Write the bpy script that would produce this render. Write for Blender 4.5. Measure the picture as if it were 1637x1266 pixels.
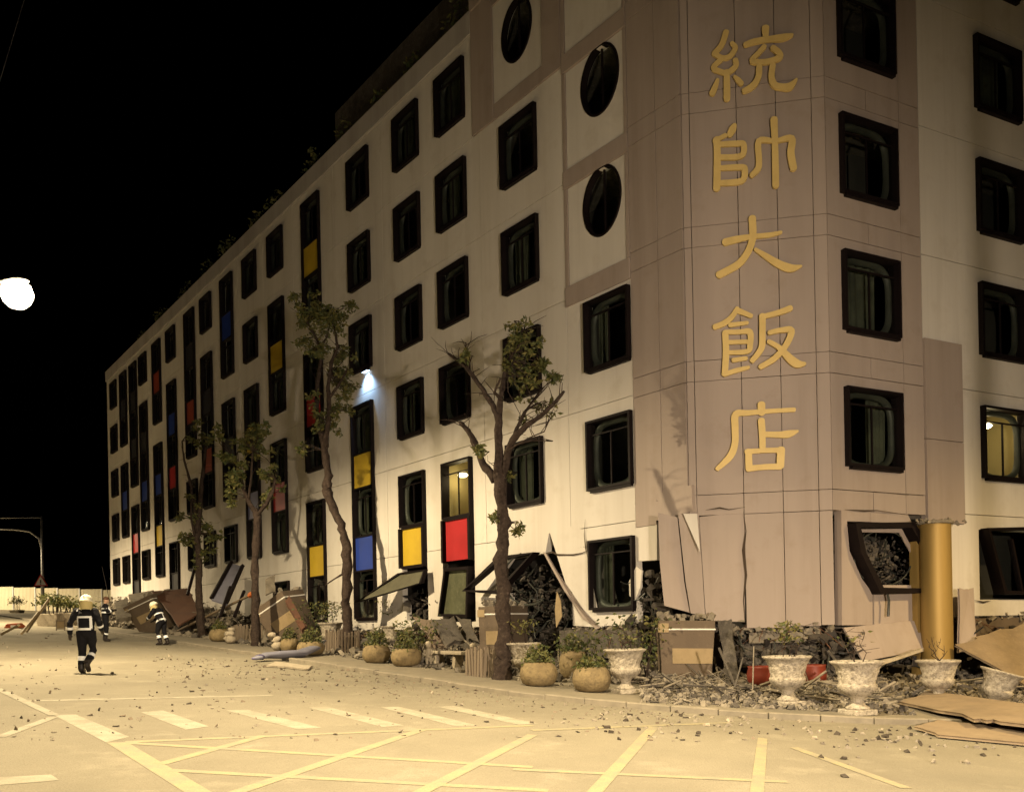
import bpy, math, random
from math import radians as R, sin, cos, pi
from mathutils import Vector, Matrix, noise
from mathutils.bvhtree import BVHTree
random.seed(7)
scene = bpy.context.scene
for o in list(bpy.data.objects): bpy.data.objects.remove(o)
col = scene.collection

# ------------------------------------------------------------------ camera
FPX, V0, ROLL, CZ = 1400.0, 1001.0, 0.02, 1.73          # focal length and horizon in photo pixels, roll, eye height
RV = Vector((cos(ROLL), 0, -sin(ROLL))); UV = Vector((sin(ROLL), 0, cos(ROLL))); FW = Vector((0, 1, 0))
CAM = Vector((0, 0, CZ))
cd = bpy.data.cameras.new('camera'); cam = bpy.data.objects.new('camera', cd); col.objects.link(cam)
m = Matrix.Identity(4)
for i in range(3):
    m[i][0] = RV[i]; m[i][1] = UV[i]; m[i][2] = -FW[i]; m[i][3] = CAM[i]
cam.matrix_world = m
cd.sensor_fit = 'HORIZONTAL'; cd.sensor_width = 36; cd.lens = FPX / 1637 * 36
cd.shift_y = (V0 - 633) / 1637; cd.clip_start = .05; cd.clip_end = 1000
scene.camera = cam

# ------------------------------------------------------------------ world: a night sky
w = bpy.data.worlds.new('World'); scene.world = w; w.use_nodes = True
nt = w.node_tree; bg = nt.nodes['Background']
sky = nt.nodes.new('ShaderNodeTexSky'); sky.sky_type = 'NISHITA'; sky.sun_disc = False
sky.sun_elevation = R(-9); sky.sun_rotation = R(200)
nt.links.new(sky.outputs[0], bg.inputs[0]); bg.inputs[1].default_value = .05

scene.view_settings.view_transform = 'Standard'; scene.view_settings.look = 'None'
scene.view_settings.gamma = 1; scene.view_settings.use_curve_mapping = False
scene.view_settings.exposure = 0
scene.render.engine = 'CYCLES'
scene.cycles.use_denoising = True
scene.cycles.max_bounces = 6; scene.cycles.diffuse_bounces = 3; scene.cycles.glossy_bounces = 3
scene.cycles.transparent_max_bounces = 12; scene.cycles.caustics_reflective = False
scene.cycles.caustics_refractive = False; scene.cycles.sample_clamp_indirect = 4

# power of the lamps (W), their builders stand further down
P_FLOOD, P_HEAD, P_LEFT, P_RIGHT, P_FAR = 16500, 15000, 14000, 7000, 26000
C_FLOOD, C_SOD = (1, .80, .57), (1, .785, .46)

# ------------------------------------------------------------------ geometry helpers
GA, GB = -.0452, .0216
def gz(x, y): return GA * x + GB * y
GN = Vector((-GA, -GB, 1)).normalized()
def ray(u, v): return (u - 818.5) / FPX * RV + (V0 - v) / FPX * UV + FW
def G(u, v, dz=0):                                       # pixel of a point that touches the ground
    d = ray(u, v); n = Vector((-GA, -GB, 1))
    t = (dz - CAM.dot(n)) / d.dot(n); return CAM + d * t
def AT(u, v, Y): return CAM + ray(u, v) * Y             # pixel at a known distance
class Fr:                                                # a vertical facade: s along it, o out of it, z up
    def __init__(f, O, d, n): f.O = Vector((*O, 0)); f.d = Vector((*d, 0)).normalized(); f.n = Vector((*n, 0)).normalized()
    def p(f, s, o, z): return f.O + f.d * s + f.n * o + Vector((0, 0, z))
    def px(f, u, v, o=0):
        d = ray(u, v); O = f.O + f.n * o; t = (O - CAM).dot(f.n) / d.dot(f.n); q = CAM + d * t
        return (q - f.O).dot(f.d), q.z
C1, C2 = (4.03, 19.65), (7.04, 19.08)
FL = Fr(C1, (-.61, .79), (-.79, -.61))                   # long facade, s grows away from the corner
FS = Fr(C1, (3.01, -.57), (-.57, -3.01))                 # chamfered sign face
FR = Fr(C2, (.896, .443), (.443, -.896))                 # right facade

class MB:
    def __init__(s): s.v = []; s.f = []; s.m = []
    def add(s, vs, fs, mi=0):
        b = len(s.v); s.v += [tuple(x) for x in vs]
        for f in fs: s.f.append(tuple(i + b for i in f)); s.m.append(mi)
    def hexa(s, p, mi=0):                                # 8 points: bottom 4 ccw, top 4 ccw
        s.add(p, [(3, 2, 1, 0), (4, 5, 6, 7), (0, 1, 5, 4), (1, 2, 6, 5), (2, 3, 7, 6), (3, 0, 4, 7)], mi)
    def box(s, a, b, mi=0):
        x0, y0, z0 = a; x1, y1, z1 = b
        s.hexa([(x0, y0, z0), (x1, y0, z0), (x1, y1, z0), (x0, y1, z0), (x0, y0, z1), (x1, y0, z1), (x1, y1, z1), (x0, y1, z1)], mi)
    def obox(s, c, size, rot, mi=0):
        c = Vector(c); h = Vector(size) / 2
        P = [Vector((sx * h.x, sy * h.y, sz * h.z)) for sz in (-1, 1) for sx, sy in ((-1, -1), (1, -1), (1, 1), (-1, 1))]
        s.hexa([c + rot @ q for q in P], mi)
    def fbox(s, fr, s0, s1, o0, o1, z0, z1, mi=0):
        P = [fr.p(a, o, z) for z in (z0, z1) for a, o in ((s0, o0), (s1, o0), (s1, o1), (s0, o1))]
        s.hexa(P, mi)
    def tube(s, pts, rad, n=8, mi=0, caps=True, wob=0, ell=1):
        pts = [Vector(p) for p in pts]; rings = []
        up = Vector((.13, .2, 1)).normalized()
        for i, p in enumerate(pts):
            a = pts[max(i - 1, 0)]; b = pts[min(i + 1, len(pts) - 1)]
            t = (b - a).normalized(); x = t.cross(up)
            if x.length < .05: x = t.cross(Vector((1, .1, 0)))
            x.normalize(); y = t.cross(x).normalized()
            r = rad[i] if hasattr(rad, '__len__') else rad
            rings.append([p + (x * cos(k * 2 * pi / n) + y * sin(k * 2 * pi / n) * ell) * r * (1 + wob * noise.noise(p * 3.1 + Vector((k * 1.7, 0, 0)))) for k in range(n)])
        vs = [q for rg in rings for q in rg]; fs = []
        for i in range(len(rings) - 1):
            for k in range(n): fs.append((i * n + k, i * n + (k + 1) % n, (i + 1) * n + (k + 1) % n, (i + 1) * n + k))
        if caps: fs += [tuple(range(n))[::-1], tuple(range((len(rings) - 1) * n, len(rings) * n))]
        s.add(vs, fs, mi)
    def lathe(s, prof, n=24, mi=0, fn=None, c=(0, 0, 0), cap=True):
        vs = []; fs = []
        for j, (r, z) in enumerate(prof):
            for k in range(n):
                a = k * 2 * pi / n; rr = r * (fn(a, z, j) if fn else 1)
                vs.append((c[0] + rr * cos(a), c[1] + rr * sin(a), c[2] + z))
        for j in range(len(prof) - 1):
            for k in range(n): fs.append((j * n + k, j * n + (k + 1) % n, (j + 1) * n + (k + 1) % n, (j + 1) * n + k))
        if cap: fs += [tuple(range(n))[::-1], tuple(range((len(prof) - 1) * n, len(prof) * n))]
        s.add(vs, fs, mi)
    def chunk(s, c, r, mi=0, flat=1):
        rot = Matrix.Rotation(random.uniform(0, 6.3), 3, Vector((random.gauss(0, 1), random.gauss(0, 1), random.gauss(0, 1))).normalized())
        h = Vector((r * random.uniform(.6, 1.2), r * random.uniform(.4, 1), r * random.uniform(.25, .7) * flat))
        j = lambda: random.uniform(.6, 1.1)
        P = [Vector(c) + rot @ Vector((sx * h.x * j(), sy * h.y * j(), sz * h.z * j())) for sz in (-1, 1) for sx, sy in ((-1, -1), (1, -1), (1, 1), (-1, 1))]
        s.hexa(P, mi)
    def leaf(s, c, L, mi=0, up=None):
        d = Vector((random.gauss(0, 1), random.gauss(0, 1), random.gauss(0, .7) - .2)).normalized()
        e = d.cross(Vector((random.gauss(0, 1), random.gauss(0, 1), random.gauss(0, 1)))).normalized()
        n = d.cross(e); c = Vector(c); L *= random.uniform(.6, 1.25); W = L * .24
        s.add([c, c + d * L * .45 + e * W + n * L * .06, c + d * L, c + d * L * .45 - e * W + n * L * .06], [(0, 1, 2), (0, 2, 3)], mi)
    def build(s, name, mats, parent=None, smooth=False, off=None, weld=False):
        me = bpy.data.meshes.new(name)
        o3 = Vector(off) if off is not None else Vector()
        me.from_pydata([tuple(Vector(v) - o3) for v in s.v], [], s.f)
        if not isinstance(mats, (list, tuple)): mats = [mats]
        for mm in mats: me.materials.append(mm)
        if len(mats) > 1: me.polygons.foreach_set('material_index', s.m)
        if smooth: me.polygons.foreach_set('use_smooth', [True] * len(me.polygons))
        me.update()
        if weld:
            import bmesh
            b = bmesh.new(); b.from_mesh(me); bmesh.ops.remove_doubles(b, verts=b.verts, dist=1e-4)
            bmesh.ops.recalc_face_normals(b, faces=b.faces); b.to_mesh(me); b.free()
        return link(name, me, parent)
def link(name, me, parent=None):
    o = bpy.data.objects.new(name, me); col.objects.link(o)
    if parent is not None: o.parent = parent
    return o
def tag(o, label=None, cat=None, group=None, kind=None):
    if label: o['label'] = label
    if cat: o['category'] = cat
    if group: o['group'] = group
    if kind: o['kind'] = kind
    return o
def thing(name, label, cat, loc=(0, 0, 0), rz=0, group=None):
    o = bpy.data.objects.new(name, None); col.objects.link(o); o.empty_display_size = .2
    o.location = loc; o.rotation_euler = (0, 0, rz); return tag(o, label, cat, group)
def copy_tree(o, parent=None):
    c = o.copy(); col.objects.link(c); c.parent = parent
    for ch in o.children: copy_tree(ch, c)
    return c
def bevel(o, wd=.01, seg=2):
    b = o.modifiers.new('bevel', 'BEVEL'); b.width = wd; b.segments = seg; b.limit_method = 'ANGLE'; return o

# ------------------------------------------------------------------ materials
MATS = {}
def mat(name, c, rough=.8, c2=None, scale=2.0, c3=None, s3=14., bump=0, bs=30., metal=0, streak=False, spec=.4, amt=.6, trans=0, drip=None, grain=None):
    if name in MATS: return MATS[name]
    M = bpy.data.materials.new(name); M.use_nodes = True; t = M.node_tree; N = t.nodes; Lk = t.links.new
    P = N['Principled BSDF']; P.inputs['Roughness'].default_value = rough; P.inputs['Metallic'].default_value = metal
    P.inputs['Specular IOR Level'].default_value = spec
    geo = N.new('ShaderNodeNewGeometry'); pos = geo.outputs['Position']
    if streak:
        mp = N.new('ShaderNodeMapping'); mp.inputs['Scale'].default_value = (1, 1, .07); Lk(pos, mp.inputs[0]); spos = mp.outputs[0]
    else: spos = pos
    base = N.new('ShaderNodeRGB'); base.outputs[0].default_value = (*c, 1); out = base.outputs[0]
    def layer(out, cc, sc, vec, lo, hi, am):
        n = N.new('ShaderNodeTexNoise'); n.inputs['Scale'].default_value = sc; n.inputs['Detail'].default_value = 5
        n.inputs['Roughness'].default_value = .62; Lk(vec, n.inputs['Vector'])
        r = N.new('ShaderNodeMapRange'); r.inputs[1].default_value = lo; r.inputs[2].default_value = hi; r.inputs[4].default_value = am
        Lk(n.outputs[0], r.inputs[0])
        mx = N.new('ShaderNodeMix'); mx.data_type = 'RGBA'; Lk(r.outputs[0], mx.inputs[0]); Lk(out, mx.inputs[6]); mx.inputs[7].default_value = (*cc, 1)
        return mx.outputs[2]
    if c2: out = layer(out, c2, scale, spos, .42, .68, amt)
    if c3: out = layer(out, c3, s3, pos, .55, .72, amt)
    if drip:
        mp2 = N.new('ShaderNodeMapping'); mp2.inputs['Scale'].default_value = (1, 1, .045); Lk(pos, mp2.inputs[0])
        out = layer(out, drip[0], 2.6, mp2.outputs[0], .54, .86, drip[1])
    if grain: out = layer(out, grain[0], grain[1], pos, .45, .62, grain[2])
    Lk(out, P.inputs['Base Color'])
    if bump:
        n = N.new('ShaderNodeTexNoise'); n.inputs['Scale'].default_value = bs; n.inputs['Detail'].default_value = 6; Lk(pos, n.inputs['Vector'])
        b = N.new('ShaderNodeBump'); b.inputs['Strength'].default_value = bump; b.inputs['Distance'].default_value = .03; Lk(n.outputs[0], b.inputs['Height'])
        Lk(b.outputs[0], P.inputs['Normal'])
    if trans:
        P.inputs['Subsurface Weight'].default_value = 0
        tr = N.new('ShaderNodeBsdfTranslucent'); Lk(out, tr.inputs[0]); mx = N.new('ShaderNodeMixShader'); mx.inputs[0].default_value = trans
        Lk(P.outputs[0], mx.inputs[1]); Lk(tr.outputs[0], mx.inputs[2]); Lk(mx.outputs[0], N['Material Output'].inputs[0])
    MATS[name] = M; return M
def glass(name, tint=(.55, .6, .55), f=.06):
    M = bpy.data.materials.new(name); M.use_nodes = True; t = M.node_tree; N = t.nodes; Lk = t.links.new
    N.remove(N['Principled BSDF'])
    g = N.new('ShaderNodeBsdfGlossy'); g.inputs['Roughness'].default_value = .04; g.inputs[0].default_value = (.9, .95, .95, 1)
    tr = N.new('ShaderNodeBsdfTransparent'); tr.inputs[0].default_value = (*tint, 1)
    lw = N.new('ShaderNodeLayerWeight'); lw.inputs[0].default_value = .5
    pw = N.new('ShaderNodeMath'); pw.operation = 'POWER'; Lk(lw.outputs['Facing'], pw.inputs[0]); pw.inputs[1].default_value = 3.5
    fr = N.new('ShaderNodeMath'); fr.operation = 'MULTIPLY_ADD'; Lk(pw.outputs[0], fr.inputs[0]); fr.inputs[1].default_value = .8; fr.inputs[2].default_value = .045
    geo = N.new('ShaderNodeNewGeometry'); nz = N.new('ShaderNodeTexNoise'); nz.inputs['Scale'].default_value = 1.3; Lk(geo.outputs['Position'], nz.inputs[0])
    bp = N.new('ShaderNodeBump'); bp.inputs['Strength'].default_value = .05; bp.inputs['Distance'].default_value = .1; Lk(nz.outputs[0], bp.inputs['Height'])
    Lk(bp.outputs[0], g.inputs['Normal'])
    mx = N.new('ShaderNodeMixShader'); Lk(fr.outputs[0], mx.inputs[0]); Lk(tr.outputs[0], mx.inputs[1]); Lk(g.outputs[0], mx.inputs[2])
    Lk(mx.outputs[0], N['Material Output'].inputs[0]); MATS[name] = M; return M
def emit(name, c, st):
    M = bpy.data.materials.new(name); M.use_nodes = True; P = M.node_tree.nodes['Principled BSDF']
    P.inputs['Base Color'].default_value = (*c, 1); P.inputs['Emission Color'].default_value = (*c, 1); P.inputs['Emission Strength'].default_value = st
    MATS[name] = M; return M
m_wall = mat('white_render', (.60, .57, .53), .85, (.49, .455, .41), .7, (.50, .46, .41), 1.3, .06, 40, streak=True, amt=.7, drip=((.36, .315, .26), .4))
m_taupe = mat('taupe_cladding', (.345, .288, .258), .75, (.27, .222, .197), 1.2, (.28, .225, .19), 1.6, .06, 60, streak=True, amt=.6, drip=((.18, .135, .105), .35))
m_fascia = mat('roof_fascia', (.40, .38, .37), .8, (.26, .24, .22), 1.2, None, streak=True)
m_brown = mat('dark_brown_frame', (.006, .0035, .004), .6, (.010, .006, .006), 3, None, spec=.15)
m_glass = glass('window_glass', (.8, .84, .8))
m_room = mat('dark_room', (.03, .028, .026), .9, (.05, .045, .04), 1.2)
m_ring = mat('grey_window_ring', (.045, .048, .042), .5, (.018, .02, .017), 1.6, amt=.9)
m_curtain = mat('pale_curtain', (.065, .07, .05), .9, (.018, .02, .016), .9, (.03, .032, .025), 6, amt=.95)
m_white_c = mat('white_blind', (.75, .73, .68), .8)
m_pan = {'y': mat('yellow_panel', (.48, .335, .03), .4, (.38, .26, .03), 1.5), 'r': mat('red_panel', (.36, .028, .032), .3, (.27, .025, .028), 1.5),
         'b': mat('blue_panel', (.022, .05, .28), .35, (.02, .04, .2), 1.5), 'd': mat('dark_panel', (.03, .03, .035), .4), 'v': mat('lavender_panel', (.22, .22, .36), .4),
         'o': mat('russet_panel', (.26, .05, .03), .4)}
m_gold = mat('gold_letters', (.66, .49, .19), .5, (.55, .40, .15), 3, metal=.05)
m_goldcol = mat('gold_column', (.33, .225, .075), .55, (.24, .16, .055), 2.2, None, metal=.45, streak=True)
m_asph = mat('dusty_asphalt', (.225, .203, .155), .92, (.155, .139, .106), .33, (.28, .255, .197), 1.5, .5, 45, amt=.75, spec=.2, grain=((.13, .115, .085), 70, .5))
m_lineW = mat('worn_white_paint', (.315, .29, .225), .88, (.222, .20, .152), 3.5, (.21, .19, .145), 1.1, amt=.97, grain=((.15, .132, .096), 60, .5))
m_lineY = mat('worn_yellow_paint', (.29, .255, .15), .88, (.222, .20, .152), 3.5, (.21, .19, .145), 1.1, amt=.97, grain=((.15, .132, .096), 60, .5))
m_pave = mat('pavement_concrete', (.20, .175, .13), .9, (.13, .115, .09), 1.5, (.26, .23, .18), 7, .3, 30)
m_kerb = mat('kerb_stone', (.24, .21, .16), .85, (.13, .115, .09), 3, None, bump=.2)
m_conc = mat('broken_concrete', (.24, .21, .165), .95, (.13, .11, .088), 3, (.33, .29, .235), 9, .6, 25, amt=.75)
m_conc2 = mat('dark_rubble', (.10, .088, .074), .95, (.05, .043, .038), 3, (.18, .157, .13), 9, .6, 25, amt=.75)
m_pill = mat('pillar_cladding', (.125, .093, .066), .78, (.085, .064, .047), 2.2, (.17, .13, .09), 6, .15, 30, streak=True)
m_band = mat('beige_band', (.32, .24, .135), .75, (.24, .18, .10), 3, (.2, .15, .09), 11)
m_bark = mat('tree_bark', (.048, .035, .029), .95, (.018, .013, .012), 9, (.095, .071, .06), 13, 1.0, 14, amt=.8, spec=.1)
m_leaf = [mat('leaf_olive', (.115, .12, .038), .6, (.085, .10, .03), 3, trans=.3), mat('leaf_yellow_green', (.17, .155, .05), .6, trans=.3), mat('leaf_dark', (.06, .078, .026), .6, trans=.25)]
m_pot = mat('ochre_pot', (.225, .172, .093), .85, (.14, .107, .062), 6, (.085, .068, .045), 11, .6, 22, amt=.8, spec=.15)
m_urn = mat('pale_stone_urn', (.41, .365, .295), .9, (.16, .137, .107), 13, (.085, .072, .058), 21, .8, 40, amt=.8)
m_stone = mat('pale_stone', (.36, .31, .235), .88, (.20, .17, .13), 5, (.13, .11, .085), 12, .6, 20)
m_soil = mat('soil', (.05, .04, .03), .95)
m_wood = mat('weathered_wood', (.19, .15, .11), .85, (.11, .085, .065), 4, None, bump=.3, streak=True)
m_board = mat('tan_board', (.23, .175, .115), .85, (.15, .115, .08), 2.5, (.28, .22, .15), 9, .3, 20)
m_redpot = mat('red_glazed_pot', (.17, .026, .013), .5, (.11, .02, .011), 4)
m_fire = mat('black_turnout_cloth', (.006, .006, .009), .85, (.011, .011, .016), 8, bump=.5, bs=14, spec=.2)
m_refl = mat('silver_reflective_tape', (.80, .82, .86), .5)
m_skin = mat('skin', (.42, .26, .18), .6)
m_helm = mat('white_helmet', (.80, .77, .62), .35)
m_flap = mat('beige_neck_flap', (.50, .42, .20), .8)
m_boot = mat('black_boot', (.018, .013, .012), .5)
m_steel = mat('galvanised_steel', (.35, .35, .36), .45, metal=.6)
m_hoard = mat('cream_hoarding', (.62, .57, .43), .6, (.54, .49, .36), .5)
m_grey = mat('grey_plastic', (.17, .17, .22), .6, (.12, .12, .16), 3)
m_rust = mat('rust_brown_sheet', (.12, .055, .032), .8, (.075, .04, .028), 2)
m_hill = mat('dark_hill', (.008, .009, .006), 1)

# ------------------------------------------------------------------ the ground
def sheet(name, pts, mat_, dz, parent=None):
    b = MB(); b.add([(x, y, gz(x, y) + dz) for x, y in pts], [tuple(range(len(pts)))]); return b.build(name, mat_, parent)
rb = MB(); NX = 40
for j in range(NX + 1):
    for i in range(NX + 1):
        x = -170 + 290 * i / NX; y = -40 + 260 * j / NX; rb.v.append((x, y, gz(x, y)))
for j in range(NX):
    for i in range(NX): a = j * (NX + 1) + i; rb.f.append((a, a + 1, a + NX + 2, a + NX + 1)); rb.m.append(0)
road = tag(rb.build('road', m_asph), kind='structure')
lay = [.002]
def mark(name, pxs, mm):
    q = [G(u, v) for u, v in pxs]; lay[0] += .00015
    return sheet(name, [(p.x, p.y) for p in q], mm, lay[0], road)
def mline(name, a, b, wd, mm):
    A = G(*a); B = G(*b); d = (B - A); d.z = 0; d.normalize(); n = Vector((-d.y, d.x, 0)) * wd / 2; lay[0] += .00015
    return sheet(name, [((A + n).x, (A + n).y), ((A - n).x, (A - n).y), ((B - n).x, (B - n).y), ((B + n).x, (B + n).y)], mm, lay[0], road)
Z5 = lambda x, y: (x * .501, 1040 + y * .501)
Z6 = lambda x, y: (820 + x * .499, 1060 + y * .499)
for q in ([(172, 205), (242, 203), (412, 274), (338, 292)], [(450, 196), (520, 190), (668, 241), (592, 251)], [(720, 190), (790, 188), (1028, 245), (952, 251)],
          [(985, 181), (1050, 180), (1290, 238), (1220, 243)], [(1212, 180), (1272, 178), (1525, 238), (1452, 240)], [(1392, 178), (1450, 176), (1720, 232), (1655, 236)]):
    mark('crossing_stripe', [Z5(*p) for p in q], m_lineW)
mark('box_edge_line', [Z5(*p) for p in [(340, 293), (405, 291), (700, 465), (610, 465)]], m_lineY)
mark('lane_dash', [Z5(*p) for p in [(-60, 407), (163, 395), (190, 413), (-60, 433)]], m_lineW)
mline('stop_line', Z5(85, 160), Z5(870, 142), .22, m_lineW)
for a, b, w_ in (((400, 291), (1700, 238), .14), ((410, 294), (1700, 371), .14), ((540, 381), (1750, 446), .14), ((512, 361), (845, 270), .14), ((745, 455), (1352, 250), .15), ((1335, 455), (1700, 268), .15)):
    mline('box_hatch_line', Z5(*a), Z5(*b), w_, m_lineY)
for a, b, w_ in (((255, 420), (452, 203), .15), ((780, 430), (800, 240), .13), ((60, 215), (700, 190), .13), ((0, 340), (880, 380), .13), ((900, 270), (1260, 400), .13)):
    mline('box_hatch_line', Z6(*a), Z6(*b), w_, m_lineY)
mline('lane_line', Z5(0, 275), Z5(170, 212), .14, m_lineW); mline('lane_line', Z5(-10, 120), Z5(172, 205), .14, m_lineW)
mline('lane_line', (-20, 985), (112, 985), .5, m_lineW)

# pavement with kerb stones along both streets
kp = [FL.p(s, 4.75, 0) for s in (75, 60, 45, 30, 20, 14, 9, 6)] + [Vector((-.1, 17.2, 0)), Vector((1.3, 16.0, 0)), Vector((2.7, 15.1, 0)), Vector((4.2, 14.45, 0)), Vector((5.8, 14.1, 0)), Vector((7.6, 14.2, 0)), Vector((9.3, 14.75, 0)), Vector((12, 16.0, 0))] + [FR.p(s, 4.9, 0) for s in (9, 20, 45)]
pv = MB(); H = .09
ins = [FL.p(75, -14, 0), FR.p(45, -14, 0)]
ring = [(p.x, p.y) for p in kp] + [(ins[1].x, ins[1].y), (ins[0].x, ins[0].y)]
pv.add([(x, y, gz(x, y) + H) for x, y in ring], [tuple(range(len(ring)))])
pavement = tag(pv.build('pavement', m_pave), kind='structure')
dense = []
for a, b in zip(kp, kp[1:]):
    n = max(1, round((b - a).length / 1.0))
    for i in range(n): dense.append((a.lerp(b, i / n), a.lerp(b, (i + 1) / n)))
for a, b in dense:
    if a.y > 62 or a.x > 16: continue
    d = (b - a).normalized(); nn = Vector((d.y, -d.x, 0))
    if nn.dot(Vector((4, 30, 0)) - a) > 0: nn = -nn
    a2, b2 = a + d * .006, b - d * .006; j = random.uniform(-.012, .012)
    P = []
    for top in (0, 1):
        for q in (a2 - nn * .14, b2 - nn * .14, b2 + nn * .02, a2 + nn * .02): P.append((q.x, q.y, gz(q.x, q.y) + (H + .012 + j if top else -.05)))
    k = MB(); k.hexa(P); bevel(k.build('kerb_stone', m_kerb, pavement), .015, 1)

hl = MB(); pts = []
for i in range(41):
    x = -260 + i * 13; y = 205 + 12 * sin(i * .7); h = 30 + 16 * sin(i * .31 + 1) + 7 * sin(i * 1.3)
    pts += [(x, y, -10), (x, y + 30, h), (x, y + 90, -10)]
hl.add(pts, [(i * 3 + a, (i + 1) * 3 + a, (i + 1) * 3 + a + 1, i * 3 + a + 1) for i in range(40) for a in (0, 1)])
tag(hl.build('hill', m_hill, smooth=True), kind='structure')

# ------------------------------------------------------------------ the hotel
BASE = Vector((5.6, 19.7, 0)); BASE.z = gz(BASE.x, BASE.y)
hotel = thing('hotel_building', 'damaged white and taupe hotel with gold characters on its corner, ground floor crushed', 'building', BASE)
def hb(mb, name, mm, parent=hotel, smooth=False, weld=False): return mb.build(name, mm, parent, smooth, BASE, weld)
def panel(fr, name, s0, s1, z0, z1, holes, mm, o=0., th=.2, gap=.009, warp=None):
    s0 += gap; s1 -= gap; z0 += gap; z1 -= gap
    hs = [(max(a, s0), min(b, s1), max(c, z0), min(d, z1)) for a, b, c, d in holes]
    hs = [h for h in hs if h[1] - h[0] > .002 and h[3] - h[2] > .002]
    xs = sorted({s0, s1} | {v for h in hs for v in h[:2]}); zs = sorted({z0, z1} | {v for h in hs for v in h[2:]})
    inside = lambda i, j: 0 <= i < len(xs) - 1 and 0 <= j < len(zs) - 1 and not any(h[0] - 1e-6 < (xs[i] + xs[i + 1]) / 2 < h[1] + 1e-6 and h[2] - 1e-6 < (zs[j] + zs[j + 1]) / 2 < h[3] + 1e-6 for h in hs)
    b = MB(); W = lambda s, oo, z: fr.p(s, oo + (warp(s, z) if warp else 0), z)
    any_ = False
    for i in range(len(xs) - 1):
        for j in range(len(zs) - 1):
            if not inside(i, j): continue
            any_ = True
            a, c, d, e = xs[i], xs[i + 1], zs[j], zs[j + 1]
            b.add([W(a, o, d), W(c, o, d), W(c, o, e), W(a, o, e)], [(0, 1, 2, 3)])
            for di, dj, (p, q) in ((-1, 0, ((a, d), (a, e))), (1, 0, ((c, d), (c, e))), (0, -1, ((a, d), (c, d))), (0, 1, ((a, e), (c, e)))):
                if not inside(i + di, j + dj): b.add([W(p[0], o, p[1]), W(q[0], o, q[1]), W(q[0], o - th, q[1]), W(p[0], o - th, p[1])], [(0, 1, 2, 3)])
    return hb(b, name, mm, weld=True) if any_ else None
def ell_panel(fr, name, s0, s1, z0, z1, cs, cz, rs, rz, mm, o=0., th=.2, gap=.009):
    s0 += gap; s1 -= gap; z0 += gap; z1 -= gap
    A = [k * 2 * pi / 44 for k in range(44)] + [math.atan2(z - cz, s - cs) % (2 * pi) for s in (s0, s1) for z in (z0, z1)]
    A = sorted(A); b = MB(); n = len(A); inn = []; out = []
    for a in A:
        c, s_ = cos(a), sin(a); inn.append((cs + rs * c, cz + rz * s_))
        t = min(((s1 - cs) / c if c > 1e-9 else (s0 - cs) / c if c < -1e-9 else 1e9), ((z1 - cz) / s_ if s_ > 1e-9 else (z0 - cz) / s_ if s_ < -1e-9 else 1e9))
        out.append((cs + t * c, cz + t * s_))
    for L0, L1, o0, o1 in ((inn, out, o, o), (inn, inn, o, o - th), (out, out, o, o - th)):
        b.add([fr.p(p[0], o0, p[1]) for p in L0] + [fr.p(p[0], o1, p[1]) for p in L1], [(k, (k + 1) % n, n + (k + 1) % n, n + k) for k in range(n)])
    return hb(b, name, mm, weld=True)
def poly_panel(fr, name, pts, mm, o=0., th=.2, pw=None, parent=hotel):
    n = len(pts); b = MB(); oo = pw or [0] * n
    b.add([fr.p(s, o + q, z) for (s, z), q in zip(pts, oo)] + [fr.p(s, o + q - th, z) for (s, z), q in zip(pts, oo)],
          [tuple(range(n)), tuple(range(n, 2 * n))[::-1]] + [(k, (k + 1) % n, n + (k + 1) % n, n + k) for k in range(n)])
    return hb(b, name, mm, parent, weld=True)

WW, WH = 1.56, 1.75
zrow = lambda k: 2.1 + 3 * (k - 1)
colS = {1: 49.47, 2: 46.92, 3: 44.53, 4: 42.3, 5: 39.4, 6: 36.65, 7: 33.35, 8: 30.75, 9: 27.75, 10: 24.8, 11: 21.85, 12: 18.3, 13: 14.35, 14: 11.0, 15: 8.38, 16: 5.05, 17: 1.69}
# openings of the long facade: (column, lowest row, highest row, colours of the panels between, from below)
wins = []
def W(c, a, b=None, cols=''): wins.append((c, a, b or a, cols))
for k in (2, 3, 4, 5, 6): W(1, k)
W(2, 5, 6, 'd'); W(2, 3, 4, 'b'); W(2, 2)
W(3, 4, 6, 'dd'); W(3, 1, 3, 'dr')
W(4, 6); W(4, 3, 5, 'bd'); W(4, 2)
W(5, 5, 6, 'o'); W(5, 2, 4, 'yb')
W(6, 6); W(6, 3, 5, 'rb'); W(6, 1, 2, 'd')
W(7, 4, 6, 'od'); W(7, 3); W(7, 2)
W(8, 6); W(8, 3, 5, 'od'); W(8, 2)
W(9, 5, 6, 'b'); W(9, 3, 4, 'd'); W(9, 2)
W(10, 6); W(10, 5); W(10, 2, 4, 'vy')
W(11, 6); W(11, 4, 5, 'y'); W(11, 2, 3, 'r'); W(11, 1)
W(12, 5, 6, 'y'); W(12, 3, 4, 'r'); W(12, 1, 2, 'y')
for k in (4, 5, 6): W(13, k)
W(13, 1, 3, 'by')
for k in (3, 4, 5, 6): W(14, k); W(15, k)
W(14, 1, 2, 'y'); W(15, 1, 2, 'r')
for k in (2, 3, 4, 5): W(16, k)
for k in (1, 2, 3): W(17, k)
def hole(c, a, b): return (colS[c] + .02, colS[c] + WW - .02, zrow(a) + .02, zrow(b) + WH - .02)
holes = [hole(c, a, b) for c, a, b, _ in wins]
holes[[i for i, x in enumerate(wins) if x[:2] == (14, 1)][0]] = (11.0, 12.6, 2.0, 6.83)
holes[[i for i, x in enumerate(wins) if x[:2] == (15, 1)][0]] = (8.35, 10.1, 1.9, 6.83)
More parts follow.
